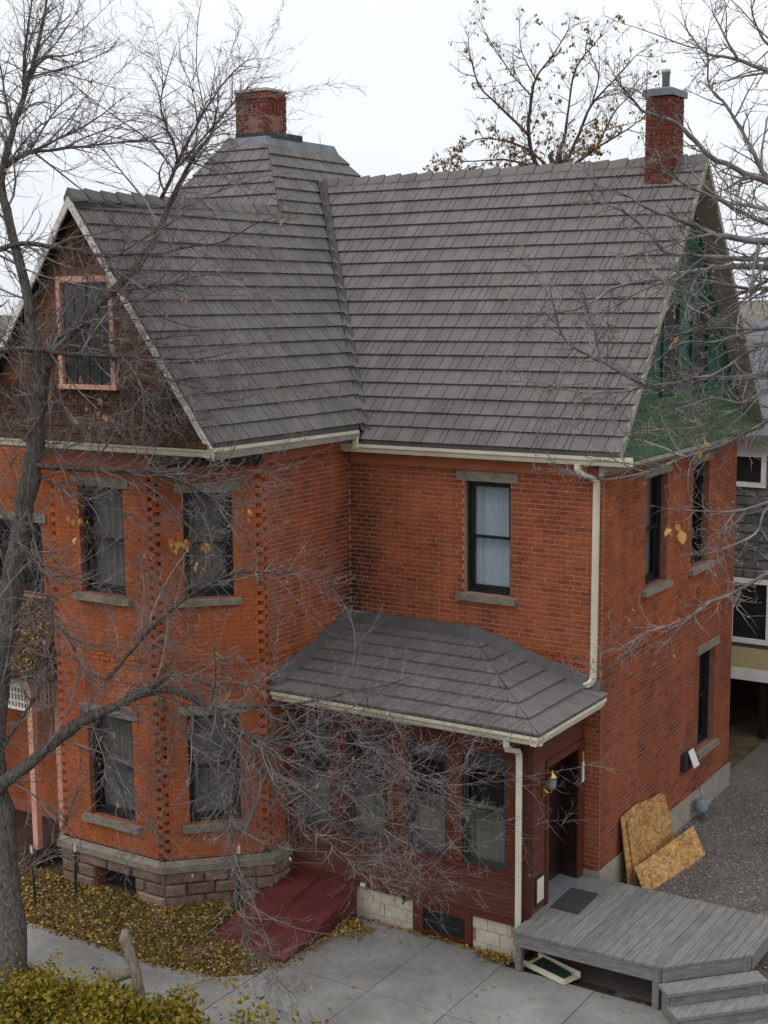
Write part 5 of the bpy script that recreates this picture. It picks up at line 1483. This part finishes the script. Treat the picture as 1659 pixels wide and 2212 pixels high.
def catmull(pts, n=4):
    P = [Vector(p[:3]) for p in pts]; Rr = [p[3] for p in pts]
    out = []
    for i in range(len(P) - 1):
        a = P[max(i - 1, 0)]; b = P[i]; c = P[i + 1]; e = P[min(i + 2, len(P) - 1)]
        for k in range(n):
            t = k / n
            q = .5 * ((2 * b) + (c - a) * t + (2 * a - 5 * b + 4 * c - e) * t * t + (3 * b - a - 3 * c + e) * t ** 3)
            out.append((q, Rr[i] + (Rr[i + 1] - Rr[i]) * t))
    out.append((P[-1], Rr[-1]))
    return out
def tree(name, label, group, data, seed, bark, tw, space, L2, maxlev, curl, r2=.009, leaves=None, sides=5, kids=(4, 7), shrink=.48, root_skip=0.0, buds=None, wob=.16, boughs=None, clusters=None, limb_scale=1.0, kink=.8):
    r = random.Random(seed)
    base = data[0][1][0]
    t = thing(name, (base[0], base[1], base[2]), label, 'tree', group)
    trunk = MB(); limbs = MB(); tw_mb = MB(); tips = []
    for kind, pts in data:
        c = catmull(pts)
        pp = [q + Vector((r.gauss(0, .12), r.gauss(0, .12), r.gauss(0, .12))) * rad * kink * (1 if rad > .02 else 2.5) for q, rad in c]
        rr = [rad * (limb_scale if kind == 'limb' else 1) * r.uniform(.9, 1.12) for _, rad in c]
        big = rr[0] > .06
        (trunk if kind == 'trunk' else limbs).tube(pp, rr, 10 if kind == 'trunk' else (8 if big else 5), cap=True)
        acc = r.uniform(0, space)
        total = sum((b - a).length for a, b in zip(pp[:-1], pp[1:])); run = 0
        for i in range(len(pp) - 1):
            seg = (pp[i + 1] - pp[i]).length
            d = (pp[i + 1] - pp[i]).normalized()
            while acc < seg:
                f = (run + acc) / total
                if not (kind == 'trunk' and (f < .45 + root_skip)):
                    q = pp[i] + d * acc
                    L = L2 * r.uniform(.35, 1.2) * (1.1 - .45 * f)
                    twig(r, tw_mb, q, rand_dir(r, d, r.uniform(.4, 1.1)), L, min(r2 * r.uniform(.8, 1.3), rr[i] * .7), 1, maxlev, curl, tips, 4, wob, kids, shrink)
                acc += space * r.uniform(.5, 1.5)
            acc -= seg; run += seg
        if boughs and rr[0] > boughs[0] and rr[0] < .3:
            k = max(1, int(total / boughs[1]))
            for j in range(k):
                if kind == 'trunk' and j < k * .4: continue
                i = min(len(pp) - 2, int((j + r.random()) / k * len(pp)))
                d = (pp[i + 1] - pp[i]).normalized()
                dd = rand_dir(r, d, r.uniform(.5, 1.2))
                dd = (dd - FW * dd.dot(FW) * .35).normalized()
                twig(r, tw_mb, pp[i], dd, boughs[2] * r.uniform(.5, 1.2), min(.016, rr[i] * .6), 0, maxlev, curl * .6, tips, 4, wob, (6, 9), .42)
        d = (pp[-1] - pp[-2]).normalized()
        for _ in range(2):
            twig(r, tw_mb, pp[-1], rand_dir(r, d, r.uniform(.1, .5)), L2 * .6, rr[-1] * .8, 1, maxlev, curl, tips, 4, wob, kids, shrink)
    part('trunk', trunk, bark, t, True)
    part('limbs', limbs, bark if sides > 4 else tw, t, True)
    part('crown', tw_mb, tw, t, True, kind='stuff')
    if leaves:
        n, size, mat, zmax, boxsel = leaves
        lm = MB()
        cand = [x for x in tips if boxsel(x[0])]
        for q in range(n):
            if not cand: break
            p, d, lv = r.choice(cand)
            for _ in range(r.randint(1, 3)):
                leaf(r, lm, p + Vector((r.gauss(0, .03), r.gauss(0, .03), -r.uniform(0, size))), size * r.uniform(.6, 1.2), Vector((r.gauss(0, .5), r.gauss(0, .5), -1)))
        part('leaves', lm, mat, t, kind='stuff')
    if clusters:
        lm = MB()
        for cx_, cy_, cz_, rad_, n_ in clusters:
            cand = [x[0] for x in tips if (x[0] - Vector((cx_, cy_, cz_))).length < rad_ * 3] or [Vector((cx_, cy_, cz_))]
            cand.sort(key=lambda q: (q - Vector((cx_, cy_, cz_))).length)
            for q in range(n_):
                p = r.choice(cand[:4]) + Vector((r.gauss(0, .05), r.gauss(0, .05), -r.uniform(0, rad_)))
                leaf(r, lm, p, r.uniform(.07, .13) * (.55 if limb_scale < 1 else 1), Vector((r.gauss(0, .4), r.gauss(0, .4), -1)))
        part('leaves', lm, 'leaf_dry', t, kind='stuff')
    if buds:
        bm_ = MB()
        for p, d, lv in tips:
            if r.random() < buds[1]:
                s = buds[0] * r.uniform(.7, 1.5)
                a = d.orthogonal().normalized(); b = d.cross(a)
                bm_.add([p - d * s, p + a * s * .5, p + b * s * .5, p - (a + b) * s * .4, p + d * s * 2], [(0, 1, 2), (0, 2, 3), (0, 3, 1), (4, 2, 1), (4, 3, 2), (4, 1, 3)])
        part('buds', bm_, 'bud', t, kind='stuff')
    return t, tips
def leaf(r, mb, p, s, d):
    d = d.normalized()
    a = d.orthogonal().normalized()
    ang = r.uniform(0, 6.28)
    a = (a * math.cos(ang) + d.cross(a) * math.sin(ang))
    n = d.cross(a)
    w = s * r.uniform(.22, .36)
    cu = r.uniform(-.25, .3) * s
    def q(t, k):
        return p + d * (s * t) + a * (w * k) + n * (cu * (t * (1 - t)) * 3 + abs(k) * w * .35)
    mb.add([q(0, 0), q(.3, 1), q(.68, .72), q(1, 0), q(.68, -.72), q(.3, -1), q(.3, 0), q(.68, 0)], [(0, 1, 6), (0, 6, 5), (1, 2, 7, 6), (6, 7, 4, 5), (2, 3, 7), (7, 3, 4)])
tree('bare_tree', 'large bare grey tree with a leaning trunk in front of the brick bay', 'bare trees', FRONT_TREE, 5, 'bark', 'twig', .10, .85, 2, .055, r2=.008, leaves=(60, .06, 'leaf_dry', 9, lambda p: True), kids=(4, 7), boughs=(.014, .30, 1.8), wob=.10, shrink=.5, clusters=CLUSTERS)
tree('bare_tree', 'bare tree with pale budding twigs reaching across the green gable', 'bare trees', RIGHT_TREE, 8, 'bark', 'twig_pale', .10, .48, 2, .05, r2=.0062, sides=4, kids=(2, 4), boughs=(.011, .5, .85), limb_scale=1.2, kink=1.0, clusters=RCLUSTERS, buds=(.008, .5), wob=.13)
tree('bare_tree', 'thin tree holding a few brown leaves behind the roof ridge', 'bare trees', BACK_TREE, 21, 'twig_dark', 'twig_dark', .19, 1.0, 3, .07, r2=.013, leaves=(2600, .085, 'leaf_far', 20, lambda p: rng.random() < max(.10, 1.0 - (p.z - 12.2) / 3.0)), kids=(3, 6), limb_scale=.75)
# more bare trees behind the house on the left, grown freely
def free_tree(x, y, h, seed, label, spread):
    r = random.Random(seed)
    base = Vector((x, y, ground_h(x, y) - .2))
    top = base + Vector((r.uniform(-.4, .4), r.uniform(-.4, .4), h * .72))
    data = [('trunk', [tuple(base.lerp(top, t)) + (.22 * (1 - .75 * t),) for t in (0, .25, .5, .75, 1)])]
    for i in range(12):
        t = .35 + .6 * i / 12
        p = base.lerp(top, t)
        a = i * 2.4 + r.uniform(-.3, .3)
        L = spread * (1.15 - .5 * t) * r.uniform(.7, 1.1)
        d = Vector((math.cos(a), math.sin(a), r.uniform(.5, 1.1)))
        q = [p]
        for k in range(5):
            d = (d + Vector((r.gauss(0, .15), r.gauss(0, .15), .12))).normalized()
            q.append(q[-1] + d * L / 5)
        data.append(('limb', [tuple(v) + (.075 * (1 - .8 * k / 5) * (1.2 - t * .6),) for k, v in enumerate(q)]))
    tree('bare_tree', label, 'bare trees', data, seed, 'twig_dark', 'twig_dark', .26, 1.3, 3, .06, r2=.012, kids=(4, 6))
free_tree(-20.5, 16.5, 14.5, 31, 'tall bare tree behind the left end of the house roof', 3.6)
free_tree(-15.5, 4.5, 12.2, 33, 'bare tree close behind the front gable peak', 3.0)
free_tree(-24.5, 10.5, 12.5, 37, 'bare tree beyond the veranda at the far end of the yard', 3.4)
free_tree(2.5, 42, 10.5, 39, 'distant bare tree beyond the green gable', 3.2)

# ================================================================ DEAD STUB, LOGS, SHRUBS, LEAVES, GRASS
sb = thing('dead_stump', (-4.05, -6.2, .1), 'grey dead stub of a branch standing among the shrubs beside the path', 'stump')
m = MB(); m.tube([(-3.85, -6.2, .05), (-3.86, -6.2, .6), (-3.90, -6.2, .9), (-3.98, -6.2, 1.12), (-4.07, -6.2, 1.32), (-4.06, -6.2, 1.45)], [.10, .085, .07, .065, .085, .05], 9); part('stub', m, 'dead_wood', sb, True)
m = MB(); m.tube([(-3.95, -6.22, 1.0), (-4.06, -6.26, 1.06)], [.03, .016], 6); part('spur', m, 'dead_wood', sb)
lg2 = MB(); lg2.tube([(-4.95, -6.35, .14), (-4.6, -6.27, .5), (-4.3, -6.22, .74), (-3.95, -6.19, .88)], [.06, .10, .09, .06], 9)
tag(part('fallen_log', lg2, 'dead_wood', smooth=True), 'short brown log lying aslant against the dead stub', 'log')
sn = MB()
r_ = random.Random(3); tp = []
sn.tube([(-6.45, -5.95, .1), (-6.43, -5.95, .5), (-6.46, -5.96, .8)], [.045, .035, .02], 7)
for i in range(5): twig(r_, sn, Vector((-6.45, -5.95, .4 + i * .08)), Vector((r_.uniform(-1, 1), r_.uniform(-1, 1), .6)).normalized(), .35, .012, 1, 2, .05, tp, 4)
tag(part('dead_sapling', sn, 'dead_wood'), 'small broken sapling with bare twigs beside the tree trunk', 'sapling')
def shrub(x, y, rx, ry, h, n, seed, label):
    r = random.Random(seed)
    t = thing('shrub', (x, y, ground_h(x, y)), label, 'shrub', 'autumn shrubs')
    tp = []; sm = MB()
    for i in range(int(16 * rx * 2)):
        a = r.uniform(0, 6.28); k = r.random() ** .5
        p = Vector((x + rx * .6 * k * math.cos(a), y + ry * .6 * k * math.sin(a), ground_h(x, y) - .05))
        twig(r, sm, p, Vector((math.cos(a) * .5 * k, math.sin(a) * .5 * k, 1)).normalized(), h * r.uniform(.6, 1.0), .009, 1, 2, .06, tp, 4)
    part('stems', sm, 'twig_dark', t)
    lm = MB()
    for i in range(n):
        if r.random() < .5 and tp:
            p = r.choice(tp)[0] + Vector((r.gauss(0, .06), r.gauss(0, .06), r.gauss(0, .05)))
        else:
            a = r.uniform(0, 6.28); k = r.random() ** .45; e = r.random()
            lump = 1 + .25 * math.sin(a * 5 + seed) + .15 * math.sin(a * 9)
            p = Vector((x + rx * k * lump * math.cos(a), y + ry * k * lump * math.sin(a), ground_h(x, y) + h * (.25 + .75 * e * (1 - .55 * k * k)) * (1 + .12 * math.sin(a * 7))))
        leaf(r, lm, p, r.uniform(.055, .10), Vector((r.gauss(0, 1), r.gauss(0, 1), r.gauss(.3, .6))))
    part('foliage', lm, 'leaf_shrub', t, kind='stuff')
shrub(-4.75, -7.15, .62, .45, 1.0, 2600, 41, 'yellow green shrub growing against the bare tree trunk')
shrub(-3.85, -6.85, .6, .42, .92, 2600, 44, 'broad yellow green shrub between the trunk shrub and the path')
shrub(-3.0, -6.5, .45, .32, .82, 1700, 42, 'rounded yellow green shrub at the corner of the path')
shrub(-1.75, -6.3, .42, .27, .98, 620, 43, 'sparse small shrub with separate yellow green leaves beside the concrete')
def litter(n, fn, size, seed, mat='leaf_litter'):
    r = random.Random(seed); m = MB()
    for i in range(n):
        q = fn(r)
        if q is None: continue
        x, y, z = q
        leaf(r, m, Vector((x, y, z + r.uniform(.0, .03))), r.uniform(*size), Vector((r.gauss(0, 1), r.gauss(0, 1), r.gauss(.1, .25))))
    return m
lm = MB()
def bed(r):
    x = r.uniform(-9.5, -3.2); y = r.uniform(-4.95, -2.2)
    if x > -4.6 and y > -3.95: return None
    if y > -3.58 - max(0, -5.72 - x) * 0 and x < -5.7: return None
    if x > -5.7 and y > x + 2.16 - .1: return None
    if y < wi(x) - abs(r.gauss(0, .12)): return None
    if x > -3.75 and r.random() < .6: return None
    return x, y, max(ground_h(x, y), GZ if y < -4.7 else 0)
def yard(r):
    x = r.uniform(-10, -3.4); y = -r.uniform(5.5, 8.5)
    if y > wu(x) + abs(r.gauss(0, .05)) - .0 : return None
    return x, y, ground_h(x, y)
def pile(r):
    a = r.random()
    if a < .35:
        x = -2.95 + r.gauss(0, .16); y = -2.3 - abs(r.gauss(0, .22)); return (x, y, GZ + max(0, .1 - .2 * abs(x + 2.95)) * r.random()) if x > -3.18 else None
    if a < .55:
        return -.62 + r.gauss(0, .13), -2.1 - abs(r.gauss(0, .10)), GZ + r.random() * .05
    if a < .68:
        return r.uniform(-3.0, -.5), -2.03 - abs(r.gauss(0, .05)), GZ + .003
    if a < .82:
        return r.uniform(-4.7, -3.1), -3.95 - abs(r.gauss(0, .08)), GZ + .003
    if a < .9:
        t = r.random(); return -3.14 + abs(r.gauss(0, .05)), -3.9 + 1.9 * t, GZ + .003
    if a < .93: return -4.6 + r.random() * 1.4, -3.9 + r.random() * .5, .30 + r.random() * .03
    return r.uniform(-3.3, 3), r.uniform(-6, -2.2), GZ + .006
def vroof(r):
    x = r.uniform(-12, -8.4); y = r.uniform(-3.72, -2.6)
    return x, y, 3.745 + (y + 3.75) * .74
for n, fn, sz, sd_ in ((17000, bed, (.03, .08), 1), (9000, yard, (.04, .09), 2), (1900, pile, (.03, .07), 3), (3000, vroof, (.05, .10), 4)):
    q = litter(n, fn, sz, sd_)
    lm.add(q.v, q.f)
tag(part('fallen_leaves', lm, 'leaf_litter'), 'yellow and brown fallen leaves scattered over bed, path and veranda roof', 'fallen leaves', kind='stuff')
gmesh = MB(); r = random.Random(9)
for i in range(12000):
    q = bed(r)
    if q is None: continue
    x, y, z = q
    dd = min(abs(x + 5.2) + abs(y + 4.6) * 1.5, abs(x + 4.9) + abs(y + 3.6), abs(x + 6.4) + abs(y + 4.0))
    if r.random() < dd * .9: continue
    h = r.uniform(.06, .17); a = r.uniform(0, 6.28); w = .006
    p = Vector((x, y, z - .01)); t = p + Vector((r.gauss(0, .05), r.gauss(0, .05), h)); s = Vector((math.cos(a), math.sin(a), 0)) * w
    gmesh.add([p - s, p + s, t], [(0, 1, 2)])
tag(part('grass', gmesh, 'grass'), 'short green grass showing through the leaf litter by the bay', 'grass', kind='stuff')
